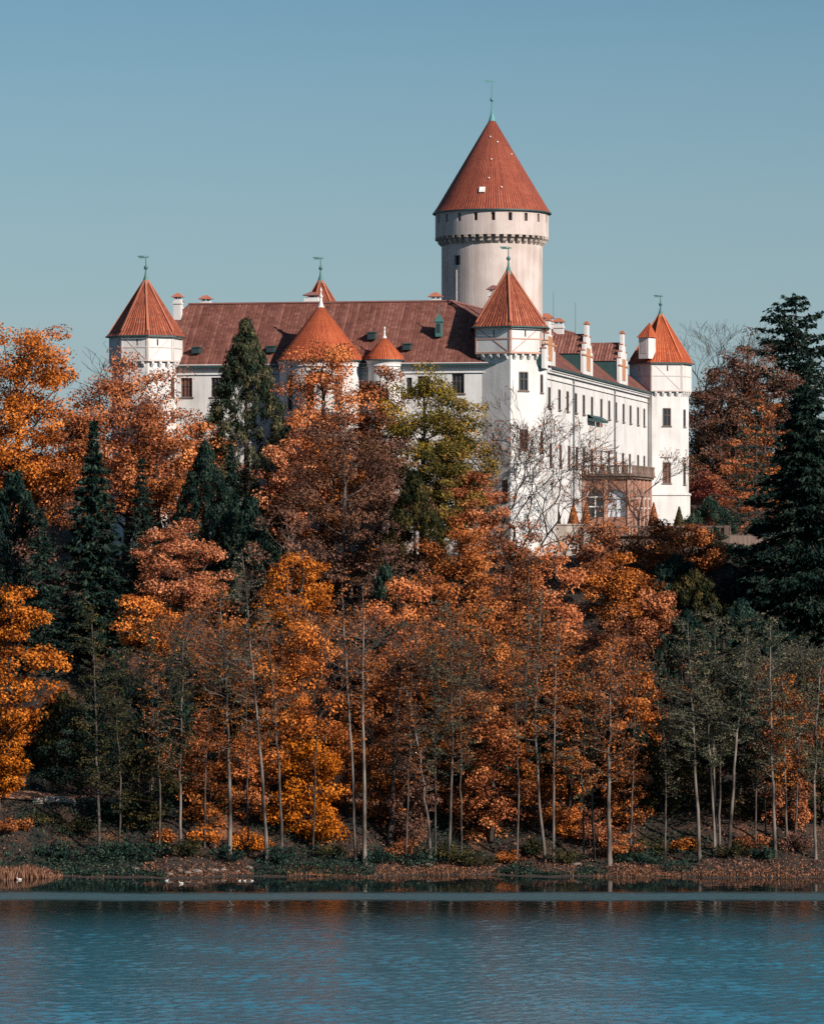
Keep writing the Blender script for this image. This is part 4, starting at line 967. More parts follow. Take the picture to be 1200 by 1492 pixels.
def alder(rng, h, rx, cb, lean, dens=1.0, size=0.26, rt=None):
    """tall slim shore tree: pale leaning stem, fine level twigs, thin foliage"""
    wood, leaf, twig = Buf(), Buf(), Buf(); rt = rt or 0.2
    tr = curve((0, 0, -0.4), (lean, rng.normal() * 0.3, h), (-lean * 0.14 + rng.normal() * 0.2, 0, 0), 14, rng, 0.06)
    tube(wood, tr, np.concatenate([[rt * 1.35], np.linspace(rt, 0.03, 13)]), 7); cen = []
    nb = int(10 + h * (1 - cb) * 2.6)
    for i in range(nb):
        f = (i + rng.random()) / nb; s = cb * 0.9 + (1 - cb * 0.9) * f; k = min(12.99, s * 13); k0 = int(k); p = tr[k0] * (1 - k + k0) + tr[k0 + 1] * (k - k0)
        az = rng.random() * 6.283; l_ = rx * (1.05 - 0.72 * f ** 1.4) * (0.5 + 0.6 * rng.random()) * min(1, 0.35 + 2.5 * f)
        e = p + np.array([math.cos(az) * l_, math.sin(az) * l_, l_ * (0.28 + 0.3 * rng.random())]); c = curve(p, e, (0, 0, -0.07 * l_), 5, rng, 0.04 * l_)
        tube(wood, c, np.linspace(max(0.028, rt * 0.25 * (1 - f * .6)), 0.014, 5), 3)
        for j in range(int(2 + l_ * 1.8)):
            b0 = c[1 + int(rng.random() * 3.99)]; e2 = b0 + (unit(rng, 1)[0] * np.array([1, 1, 0.5]) + (e - p) / (l_ + .1) * 0.4) * (0.35 + 0.3 * l_)
            tube(wood, curve(b0, e2, (0, 0, 0.02), 3, rng, 0.02), np.linspace(0.02, 0.011, 3), 3); cen.append(e2); cen.append((e2 + b0) / 2)
        cen.append(e)
    if dens > 0: leaf_clumps(leaf, rng, np.array(cen), 0.5, max(2, int(9 * dens)), size, flat=0.45, up=0.6, vspread=0.55)
    return wood, leaf

def plant(name, cat, label, x, y, wl, bark, pal, group=None, trunk='trunk', crown='crown', z=None, bury=0.0):
    wood, leaf = wl
    root = thing(name, label, cat, (x, y, (gz(x, y) if z is None else z) - bury), group)
    wood.out(trunk, M[bark], root, smooth=True); leaf.out(crown, LM[pal], root)
    return root

CNT = [100]
def rng_(): CNT[0] += 1; return np.random.default_rng(CNT[0] * 7919)
def dims(px, Y, yt, yb, wd):
    x = xpx(px, Y); g = gz(x, Y); h = zpy(yt, Y) - g; return x, h, max(0.02, min(0.9, (zpy(yb, Y) - g) / h)), wd * Y / F / 2

def T_broad(px, Y, yt, yb, wd, pal, label, prof='round', dens=1.0, sparse=0.0, size=0.36, bark='bark_dark', name='maple_tree', lean=0, clump=1.0, group=None):
    x, h, cb, rx = dims(px, Y, yt, yb, wd)
    return plant(name, 'tree', label, x, Y, broadleaf(rng_(), h, rx, cb, dens, size, prof, lean, sparse, clump=clump), bark, pal, group)
def T_spruce(px, Y, yt, yb, wd, pal, label, name='spruce_tree', **kw):
    x, h, cb, rx = dims(px, Y, yt, yb, wd); return plant(name, 'tree', label, x, Y, spruce(rng_(), h, rx, cb, **kw), 'bark_dark', pal)
def T_col(px, Y, yt, wd, pal, label, name='yew_tree', z=None, **kw):
    x = xpx(px, Y); g = gz(x, Y) if z is None else z; h = zpy(yt, Y) - g; return plant(name, 'tree', label, x, Y, column(rng_(), h, wd * Y / F / 2, **kw), 'bark_dark', pal, z=z)
def T_bare(px, Y, yt, label, pal='brown', z=None, bark='bark_dark', name='bare_tree', **kw):
    x = xpx(px, Y); g = gz(x, Y) if z is None else z; h = zpy(yt, Y) - g; return plant(name, 'tree', label, x, Y, bare(rng_(), h, **kw), bark, pal, z=z)
def T_alder(pxb, pxt, Y, yt, yb, wd, pal, label, dens=1.0, rt=None, bark='bark_pale', name='alder_tree', size=0.26, group='slim shore trees'):
    x, h, cb, rx = dims(pxb, Y, yt, yb, wd); return plant(name, 'tree', label, x, Y, alder(rng_(), h, rx, cb, (pxt - pxb) * Y / F, dens, size, rt), bark, pal, group)
def build_trees():
    # --- upper left bank
    T_broad(46, 388, 464, 745, 200, 'orange', 'large orange maple crown reaching the sky at the left edge', size=0.36, dens=1.3, clump=1.35)
    T_broad(182, 391, 518, 740, 196, 'orange', 'broad rust orange maple just left of and below the left corner tower', size=0.35, dens=1.0, clump=1.3)
    T_broad(232, 388, 625, 790, 120, 'rust', 'rust maple covering the foot of the left corner tower', size=0.34, dens=1.1)
    T_broad(120, 385, 600, 760, 120, 'rust', 'dark rust maple between the large orange maple and the tall dark spruce')
    T_bare(146, 432, 488, 'distant leafless tree poking above the orange maples left of the tower', spread=0.75, depth=6)
    T_broad(290, 394, 603, 735, 120, 'salmon', 'pale orange maple below the front wing beside the left corner tower', sparse=0.1, size=0.34)
    T_col(358, 394.5, 468, 124, 'conifer', 'tall pointed dark conifer standing against the white front wing', name='cypress_tree', dens=1.25, size=0.5, prof='cone')
    T_spruce(337, 388, 645, 760, 46, 'dark', 'small narrow spruce at the foot of the tall pointed conifer')
    T_spruce(137, 368, 612, 930, 135, 'dark', 'big dark spruce under the orange maples on the left slope', dens=1.2, tuft=0.8)
    T_col(300, 381, 648, 105, 'dark', 'rounded dark yew on the slope below the left end of the front wing', dens=0.9, prof='egg')
    T_broad(408, 389, 638, 770, 125, 'salmon', 'pale salmon orange maple right of the tall pointed conifer', size=0.34)
    T_broad(262, 366, 762, 885, 142, 'salmon', 'bright salmon orange tree with layered crown alone among dark firs', size=0.32, dens=1.3)
    T_broad(208, 357, 872, 945, 100, 'orange', 'small orange crown just below the bright salmon layered tree', size=0.34)
    T_broad(8, 342, 852, 1078, 150, 'orange', 'golden orange oak leaning in at the left edge halfway up', size=0.36, dens=1.2, name='oak_tree')
    T_broad(-4, 333, 1078, 1150, 90, 'orange', 'low yellow orange bough tree at the left edge above the path', size=0.3)
    T_col(20, 378, 690, 130, 'dark', 'dark yew mass at the left edge under the large orange maple', prof='egg')
    T_spruce(206, 374, 668, 960, 110, 'dark', 'dark spruce right of the big dark spruce with orange leaves around it', dens=0.9)
    T_spruce(60, 366, 740, 1060, 120, 'dark', 'tall shaded spruce above the golden oak at the left edge', dens=1.0)
    T_broad(80, 371, 735, 900, 110, 'brown', 'thin brown leaved tree in the shade on the left slope', sparse=0.4, dens=0.6)
    T_col(365, 377, 730, 110, 'dark', 'dark yew in the middle of the left slope above the salmon tree', prof='egg')
    T_spruce(20, 350, 1000, 1180, 110, 'dark', 'shaded young spruce behind the golden oak', dens=1.0)
    T_col(170, 348, 960, 120, 'dark', 'shadowed evergreen thicket tree behind the pale stems on the left', prof='egg')
    T_col(245, 346, 985, 110, 'dark', 'shadowed evergreen behind the walkers on the path', prof='egg')
    T_col(90, 345, 1010, 120, 'mossy', 'mossy dark bush tree above the left end of the path', prof='egg')
    # --- under the castle, middle
    T_broad(470, 394.5, 496, 690, 158, 'orange', 'airy orange maple in front of the chapel apse', size=0.32, sparse=0.0, dens=0.95, clump=1.2)
    T_broad(548, 395, 530, 700, 100, 'rust', 'rusty half bare tree below the small stair turret', size=0.3, sparse=0.0, dens=1.0, clump=1.15)
    T_broad(575, 387, 640, 800, 112, 'brown', 'brown tree between the rusty half bare tree and the dark green yew', size=0.3, sparse=0.1, dens=0.9)
    T_broad(480, 390, 640, 790, 110, 'rust', 'rust tree low in front of the chapel apse', size=0.32, sparse=0.1)
    T_broad(614, 393, 526, 745, 150, 'olive', 'yellow green tree thinning at the top before the right of the front wing', size=0.30, sparse=0.03, dens=0.95, clump=1.2, name='lime_tree')
    T_broad(680, 391.5, 578, 745, 118, 'olive', 'second yellow green tree close to the front corner tower', size=0.30, sparse=0.0, dens=1.0, clump=1.2, name='lime_tree')
    T_broad(645, 388, 640, 775, 120, 'olive', 'lower yellow green tree between the two taller ones', size=0.3, dens=1.2, name='lime_tree')
    T_broad(512, 384, 598, 820, 172, 'brown', 'brown twiggy half bare tree in the middle of the upper slope', sparse=0.12, dens=0.9, size=0.28, bark='bark_grey', name='hornbeam_tree')
    T_col(603, 378, 690, 108, 'mossy', 'dark green yew below the yellow green trees', prof='egg', dens=0.9)
    T_broad(692, 389, 688, 790, 108, 'orange', 'small bright orange maple below the front corner tower', size=0.32)
    T_bare(732, 394, 556, 'upright nearly leafless tree against the front corner tower', spread=0.6, depth=6, leaves=0.35, size=0.24, rt=0.2)
    T_bare(752, 393, 600, 'wide forked nearly leafless tree with orange tufts before the side wing', pal='rust', spread=1.0, depth=6, leaves=0.3, size=0.26, stems=3, rt=0.26, lean=0.25)
    T_bare(822, 402, 690, 'low spreading bare tree behind the clipped cones', pal='rust', spread=1.0, depth=5, leaves=0.3, size=0.24, stems=2, rt=0.14, z=H - 3)
    T_bare(931, 424, 652, 'small dark bare tree in front of the brick portico', pal='rust', spread=0.85, depth=6, leaves=0.22, size=0.22, rt=0.2, z=H + TZ)
    T_broad(668, 372, 752, 885, 108, 'salmon', 'pale salmon rounded maple in the middle under the front corner tower', size=0.32, dens=1.15)
    T_broad(745, 376, 760, 920, 130, 'rust', 'orange brown beech on the slope below the two bare trees', size=0.32, name='beech_tree')
    T_broad(812, 373, 795, 950, 110, 'orange', 'rust tipped beech directly below the pale retaining wall', size=0.32, sparse=0.1, name='beech_tree')
    T_broad(868, 387, 765, 850, 110, 'rust', 'rust brown tree in front of the terrace balustrade left part', size=0.32, sparse=0.12)
    T_broad(950, 388, 762, 885, 140, 'rust', 'dark rust tree in front of the terrace balustrade below the right tower', size=0.32, sparse=0.1, dens=1.0)
    T_broad(905, 378, 812, 960, 130, 'rust', 'shaded rust beech on the right of the middle slope', size=0.34, sparse=0.1, name='beech_tree')
    T_col(985, 382, 815, 110, 'dark', 'dark yew below the right corner tower', prof='egg')
    T_broad(440, 357, 805, 970, 125, 'orange', 'orange maple with upright crown left of the slope centre', size=0.33, dens=1.15)
    T_broad(430, 341, 905, 1140, 150, 'orange', 'tall bright orange maple in the centre left above the lake', size=0.33, dens=1.25)
    T_broad(450, 331, 1075, 1243, 118, 'gold', 'golden orange drooping beech touching the shore in the centre', size=0.3, dens=1.3, prof='weep', name='beech_tree')
    T_broad(395, 350, 950, 1100, 90, 'rust', 'rust maple behind the pair of pale stems left of centre', size=0.33)
    T_broad(578, 357, 850, 1010, 150, 'orange', 'rust orange maple in the centre with stems showing through', size=0.33, dens=1.05)
    T_broad(540, 345, 965, 1110, 110, 'rust', 'dark rust maple behind the two straight pale stems in the centre', size=0.32)
    T_broad(640, 349, 930, 1085, 120, 'rust', 'rust brown maple right of the slope centre', size=0.32, sparse=0.15)
    T_broad(700, 353, 862, 1050, 150, 'orange', 'large orange maple right of centre on the lower slope', size=0.33, dens=1.1)
    T_broad(716, 332, 1010, 1240, 124, 'gold', 'golden orange beech spilling to the shore right of centre', size=0.3, dens=1.35, prof='weep', name='beech_tree')
    T_broad(780, 350, 890, 1080, 120, 'rust', 'rusty orange maple behind the two thin pale stems', size=0.33)
    T_broad(888, 346, 905, 1110, 150, 'rust', 'wide rust orange maple behind the single pale stem on the right', size=0.33, dens=1.05)
    T_broad(930, 343, 985, 1100, 90, 'orange', 'orange boughs reaching right beyond the single pale stem', size=0.32)
    T_broad(828, 344, 960, 1120, 90, 'orange', 'slender orange maple left of the single pale stem', size=0.32)
    T_broad(420, 372, 735, 900, 130, 'brown', 'brown bare topped tree below the pale salmon maple', sparse=0.35, dens=0.6, bark='bark_grey')
    T_broad(560, 371, 790, 920, 120, 'brown', 'grey brown branching tree below the dark green yew', sparse=0.45, dens=0.5, bark='bark_pale', name='hornbeam_tree')
    T_broad(620, 368, 830, 960, 110, 'rust', 'rusty maple with pale forked limbs in the slope centre', sparse=0.2, bark='bark_pale')
    T_broad(330, 356, 860, 1000, 120, 'rust', 'thin rust crown behind the tall pale stem on the left', sparse=0.35, dens=0.6, size=0.3)
    T_broad(290, 338, 1040, 1185, 85, 'rust', 'low rust maple beside the walkers', size=0.3, sparse=0.1)
    T_col(320, 352, 960, 90, 'mossy', 'mossy evergreen in the shade left of centre', prof='egg')
    T_col(640, 340, 1090, 120, 'dark', 'dark evergreen behind the leaning trunk on the shore', prof='egg')
    T_col(800, 340, 1075, 120, 'dark', 'dark evergreen behind the two thin pale stems', prof='egg')
    T_col(925, 340, 1060, 100, 'dark', 'dark evergreen right of the single pale stem', prof='egg')
    T_col(560, 362, 830, 80, 'dark', 'narrow dark evergreen in the slope centre', prof='egg')
    # --- right bank
    T_bare(1015, 545, 470, 'grey leafless tree against the sky right of the right corner tower', spread=0.8, depth=7, rt=0.35, bark='bark_grey')
    T_bare(1060, 548, 464, 'second grey leafless tree against the sky between tower and pine', spread=0.8, depth=7, rt=0.35, bark='bark_grey')
    T_broad(1040, 520, 535, 800, 130, 'brown', 'brown thinning wood edge tree beside the right corner tower', sparse=0.05, dens=1.2, size=0.40)
    T_broad(1062, 536, 515, 780, 130, 'brown', 'tall brown tree behind the thinning one beside the right corner tower', dens=1.2, size=0.42)
    T_col(1050, 530, 600, 120, 'mossy', 'dark ivy covered tree deep behind the right corner tower', prof='egg')
    T_col(1140, 528, 590, 150, 'mossy', 'dark ivy covered tree under the tall pine', prof='egg')
    T_broad(1098, 527, 474, 760, 120, 'brown', 'tall brown tree with rusty tip left of the dark pine', sparse=0.08, dens=1.1, size=0.40)
    T_broad(1145, 524, 540, 760, 120, 'brown', 'brown tree under the dark pine at the right edge', sparse=0.1, size=0.42)
    T_broad(1118, 490, 560, 760, 96, 'orange', 'orange tree with open crown behind the larch trunk', sparse=0.25, size=0.36, dens=0.8)
    T_broad(1075, 485, 640, 800, 90, 'rust', 'rust orange tree between the right corner tower and the larch', sparse=0.15, size=0.36)
    T_broad(1025, 500, 690, 790, 80, 'red', 'dull red low tree just right of the right corner tower', size=0.36)
    T_col(1035, 478, 728, 80, 'dark', 'dark clipped yew beside the foot of the right corner tower', prof='egg')
    T_spruce(1100, 440, 566, 900, 130, 'dark', 'thin larch with pale trunk and level dark boughs', name='larch_tree', dens=0.55, droop=0.05, whorl=17, sparse=0.35, power=0.45, rt=0.26)
    T_spruce(1156, 535, 428, 570, 190, 'dark', 'tall dark pine on the skyline at the right edge', name='pine_tree', dens=0.9, droop=-0.02, pitch=0.06, whorl=17, tuft=1.0, sparse=0.15, power=0.5, rt=0.5)
    T_spruce(1174, 374, 558, 1000, 270, 'dark', 'massive dark spruce on the right slope', dens=1.9, tuft=0.85, power=0.6, droop=0.4, whorl=60)
    T_spruce(1262, 378, 590, 990, 220, 'dark', 'second massive dark spruce cut by the right edge', dens=1.6, tuft=0.85, power=0.75, droop=0.4)
    T_col(1075, 380, 838, 110, 'dark', 'dark rounded evergreen at the foot of the massive spruce', prof='egg')
    T_spruce(1042, 396, 768, 960, 110, 'dark', 'dark young spruce below the terrace end', dens=1.2)
    T_broad(1006, 391, 768, 900, 110, 'rust', 'rust leaved tree right of the terrace balustrade', size=0.32, sparse=0.05, dens=1.1)
    T_col(1085, 396, 800, 100, 'dark', 'dark evergreen behind the foot of the larch', prof='egg')
    T_col(1000, 360, 895, 120, 'dark', 'shadowed evergreen above the pale stems on the right', prof='egg')
    T_col(1012, 374, 838, 120, 'mossy', 'mossy evergreen on the slope below the rust tree by the balustrade', prof='egg')
    T_broad(955, 366, 850, 980, 110, 'rust', 'shaded rust tree between the mossy evergreen and the wide rust maple', size=0.32)
    T_col(1080, 362, 880, 120, 'dark', 'dark evergreen between the massive spruce and the stem cluster', prof='egg')
    T_col(1130, 372, 905, 130, 'dark', 'shadowed evergreen at the foot of the massive spruce on the right', prof='egg')
    T_col(1060, 345, 980, 130, 'dark', 'dark evergreen behind the cluster of pale stems', prof='egg')
    T_col(1170, 350, 960, 120, 'mossy', 'mossy evergreen at the right edge above the shore', prof='egg')
    T_spruce(1112, 344, 968, 1090, 46, 'blue', 'small blue grey spruce behind the stems on the right', dens=1.3)
    T_broad(1150, 337, 1005, 1140, 85, 'rust', 'rust maple among the pale stems at the right edge', size=0.3, sparse=0.1)
    T_broad(1195, 340, 950, 1110, 70, 'rust', 'tall thin rust maple cut by the right edge', size=0.3, sparse=0.2)
    # --- slim stems along the shore: base px, top px, depth, top, crown foot, crown width
    al = [(145, 132, 328.5, 880, 1090, 110, 'mossy', 'grey green crowned slim tree on the far left shore', .6, .17, 'bark_grey'),
          (172, 166, 328.0, 1000, 1120, 60, 'mossy', 'short thin dark stemmed tree second from the left on the shore', .6, .11, 'bark_grey'),
          (263, 268, 327.5, 930, 1080, 90, 'mossy', 'slim tree with pale stem beside the low rust maple', .8, .16, 'bark_pale'),
          (335, 318, 326.5, 850, 1030, 130, 'rust', 'tall slim tree with strong pale stem and rust crown left of centre', .9, .24, 'bark_pale'),
          (390, 352, 326.0, 800, 1000, 120, 'greygreen', 'tallest grey crowned slim tree left of centre leaning left', .7, .21, 'bark_pale'),
          (411, 384, 327.0, 880, 1040, 90, 'rust', 'leaning dark stemmed tree left of the golden drooping beech', .6, .17, 'bark_grey'),
          (519, 496, 326.0, 830, 960, 80, 'rust', 'left one of two straight pale stems in the centre', .35, .19, 'bark_pale'),
          (531, 528, 325.5, 850, 970, 70, 'rust', 'right one of two straight pale stems in the centre', .3, .23, 'bark_pale'),
          (568, 585, 331.0, 960, 1060, 110, 'brown', 'thick dark trunk leaning right beside the straight stems', .6, .36, 'bark_dark'),
          (628, 590, 327.0, 1000, 1090, 70, 'brown', 'pale stem leaning left right of the dark leaning trunk', .4, .17, 'bark_pale'),
          (634, 628, 328.0, 900, 1060, 80, 'greygreen', 'slim straight stem right of the pale leaning one', .6, .14, 'bark_grey'),
          (653, 655, 327.0, 880, 1060, 110, 'greygreen', 'grey crowned slim tree left of the golden spilling beech', .9, .17, 'bark_grey'),
          (795, 790, 326.5, 860, 1040, 90, 'greygreen', 'left of the two thin pale stems right of the golden spilling beech', .7, .17, 'bark_pale'),
          (806, 812, 326.0, 905, 1050, 70, 'rust', 'right of the two thin pale stems right of the golden spilling beech', .6, .15, 'bark_pale'),
          (768, 772, 333.0, 800, 960, 90, 'rust', 'thin dark stem rising through the orange crowns right of centre', .6, .15, 'bark_dark'),
          (888, 890, 325.5, 945, 1080, 110, 'rust', 'single strong pale stem with rust crown on the right', .8, .26, 'bark_pale'),
          (850, 848, 327.5, 985, 1110, 80, 'greygreen', 'thin mossy stem left of the single strong stem', .9, .13, 'bark_grey'),
          (1019, 1002, 326.0, 905, 1040, 110, 'greygreen', 'pale curved stem with thin grey crown left of the stem cluster', .9, .2, 'bark_pale'),
          (1041, 1022, 326.5, 930, 1050, 90, 'greygreen', 'slim pale stem leaning left in the cluster on the right', .9, .15, 'bark_pale'),
          (1043, 1042, 327.5, 890, 1030, 100, 'greygreen', 'upright pale stem in the middle of the cluster on the right', 1.0, .16, 'bark_pale'),
          (1048, 1060, 328.5, 910, 1040, 90, 'greygreen', 'thin pale stem leaning right in the cluster on the right', 1.0, .13, 'bark_pale'),
          (1061, 1092, 326.0, 900, 1010, 100, 'greygreen', 'strongest pale stem of the cluster leaning far right', 1.0, .2, 'bark_pale'),
          (1130, 1122, 326.5, 905, 1060, 100, 'greygreen', 'pale stem with broken side branch near the right edge', .8, .19, 'bark_pale'),
          (1117, 1112, 329.0, 960, 1080, 60, 'rust', 'thin stem just left of the broken branched one', .6, .11, 'bark_grey'),
          (1146, 1138, 327.5, 985, 1080, 80, 'rust', 'crooked pale stem with rust leaves near the right edge', .8, .14, 'bark_pale'),
          (1157, 1168, 329.5, 930, 1060, 80, 'greygreen', 'slender stem second from the right edge', .8, .12, 'bark_grey'),
          (1188, 1200, 326.5, 940, 1070, 100, 'greygreen', 'curved pale stem at the right edge of the shore', .8, .17, 'bark_pale'),
          (690, 700, 336.0, 880, 1040, 80, 'greygreen', 'slim grey tree behind the golden spilling beech', .8, .14, 'bark_grey'),
          (225, 220, 335.0, 905, 1060, 90, 'mossy', 'slim grey tree above the walkers', .7, .13, 'bark_grey')]
    yt_ = [(98, 342, 1030, 1160, 100, 'dark', 'young dark tree behind the far left slim stem'), (150, 333.5, 1060, 1195, 90, 'dark', 'young dark green tree between the two left slim stems'), (215, 331, 1088, 1205, 80, 'mossy', 'young mossy tree in front of the walkers'),
           (300, 331, 1100, 1215, 80, 'rust', 'young rust tree between two pale stems on the left'), (360, 333, 1060, 1200, 80, 'orange', 'young orange tree left of the leaning dark stem'), (505, 335, 1040, 1190, 80, 'orange', 'young orange tree behind the straight pale stems'),
           (556, 333, 1075, 1195, 70, 'rust', 'young rust tree right of the straight pale stems'), (600, 331, 1120, 1220, 70, 'brown', 'young brown tree beside the leaning dark trunk'), (668, 335, 1040, 1185, 90, 'rust', 'young rust tree left of the golden spilling beech'),
           (778, 332, 1060, 1195, 80, 'rust', 'young rust tree behind the two thin pale stems'), (824, 331, 1090, 1205, 70, 'orange', 'young orange tree right of the two thin pale stems'), (860, 336, 1040, 1175, 90, 'mossy', 'young mossy tree behind the thin mossy stem'),
           (915, 332, 1085, 1195, 80, 'rust', 'young rust tree right of the single strong stem'), (965, 335, 1045, 1170, 90, 'mossy', 'young mossy tree above the shaded leaf slope'), (1035, 335, 1060, 1170, 100, 'mossy', 'young mossy tree behind the stem cluster'),
           (1100, 333, 1080, 1190, 80, 'mossy', 'young mossy tree right of the stem cluster'), (1150, 331, 1090, 1200, 80, 'rust', 'young rust tree between the crooked stems'), (1195, 333, 1085, 1190, 70, 'mossy', 'young mossy tree at the right edge of the bank')]
    tw = [(318, 342, 905, 'twiggy leafless tree behind the tall pale stem left of centre'), (372, 340, 880, 'twiggy leafless tree between the two leaning stems'), (470, 345, 880, 'twiggy leafless tree in front of the upright orange maple'), (556, 340, 930, 'twiggy leafless tree over the dark leaning trunk'),
          (618, 343, 890, 'twiggy leafless tree right of the slope centre'), (665, 341, 930, 'twiggy leafless tree left of the large lower orange maple'), (742, 342, 900, 'twiggy leafless tree above the golden spilling beech'), (835, 341, 930, 'twiggy leafless tree left of the single strong stem'),
          (930, 343, 940, 'twiggy leafless tree right of the single strong stem'), (985, 338, 950, 'twiggy grey tree left of the curved stem'), (1075, 338, 930, 'twiggy grey tree behind the far leaning stem'), (1160, 341, 930, 'twiggy grey tree near the right edge'), (205, 341, 950, 'twiggy dark tree behind the second stem on the left'), (590, 372, 790, 'pale forked leafless tree in front of the dark green yew')]
    for i, (px, Y, yt, lab) in enumerate(tw): T_bare(px, Y + 9 * (i % 2), yt, lab, pal='rust' if 250 < px < 950 else 'greygreen', bark='bark_grey' if i % 3 else 'bark_dark', spread=0.62, depth=6, leaves=0.5, size=0.24, rt=0.12, stems=1 + i % 2)
    th = [(232, 228, 327, 960, 'hair thin stem left of the slim pale one'), (298, 306, 328, 990, 'hair thin stem left of the tall pale one'), (362, 358, 327.5, 960, 'hair thin stem between the pale pair left of centre'), (455, 470, 328.5, 900, 'thin dark stem through the drooping beech'), (590, 600, 327, 980, 'thin dark stem left of the pale leaning one'),
          (672, 668, 327.5, 960, 'thin dark stem at the edge of the golden spilling beech'), (752, 744, 327, 930, 'thin dark stem right of the golden spilling beech'), (866, 872, 327, 980, 'thin dark stem beside the single strong one'), (918, 926, 328, 990, 'thin dark stem right of the single strong one'), (968, 962, 327.5, 1000, 'thin dark stem left of the curved one'), (1100, 1106, 327.5, 990, 'thin dark stem right of the cluster')]
    for pb, pt, Y, yt, lab in th: T_alder(pb, pt, Y, yt, yt + 150, 60, 'rust' if pb < 950 else 'greygreen', lab, dens=0.35, rt=0.09, bark='bark_dark' if pb % 2 else 'bark_grey', size=0.22)
    for p in yt_: T_broad(*p, size=0.27, name='young_tree', clump=0.8, sparse=0.08)
    for a in al: T_alder(*a[:4], a[4] + 55, *a[5:8], dens=a[8] * (0.6 if 250 < a[0] < 920 else 0.95), rt=a[9] * 0.82, bark=a[10], size=0.22)

def shrub(px, Y, hgt, wd, pal, label, name='shrub', dens=1.0, size=0.24, z=None):
    r = rng_(); x = xpx(px, Y); rx = wd * Y / F / 2; wood, leaf = Buf(), Buf(); k = int(10 + rx * hgt * 9); cen = []
    for i in range(max(5, k // 2)):
        az = r.random() * 6.283; f = math.sqrt(r.random()); e = np.array([math.cos(az) * rx * f, math.sin(az) * rx * f * 0.8, hgt * (1 - 0.6 * f * f) * (0.55 + 0.45 * r.random())])
        tube(wood, curve((math.cos(az) * .15, math.sin(az) * .15, -0.1), e, (0, 0, 0.1 * hgt), 4, r, 0.03), np.linspace(0.045, 0.015, 4), 3); cen += [e, e * np.array([.7, .7, .55]) + r.normal(size=3) * 0.1]
    leaf_clumps(leaf, r, np.array(cen), 0.42 + 0.08 * rx, int(24 * dens), size)
    return plant(name, 'shrub', label, x, Y, (wood, leaf), 'bark_dark', pal, None, 'stems', 'leaves', z=z)

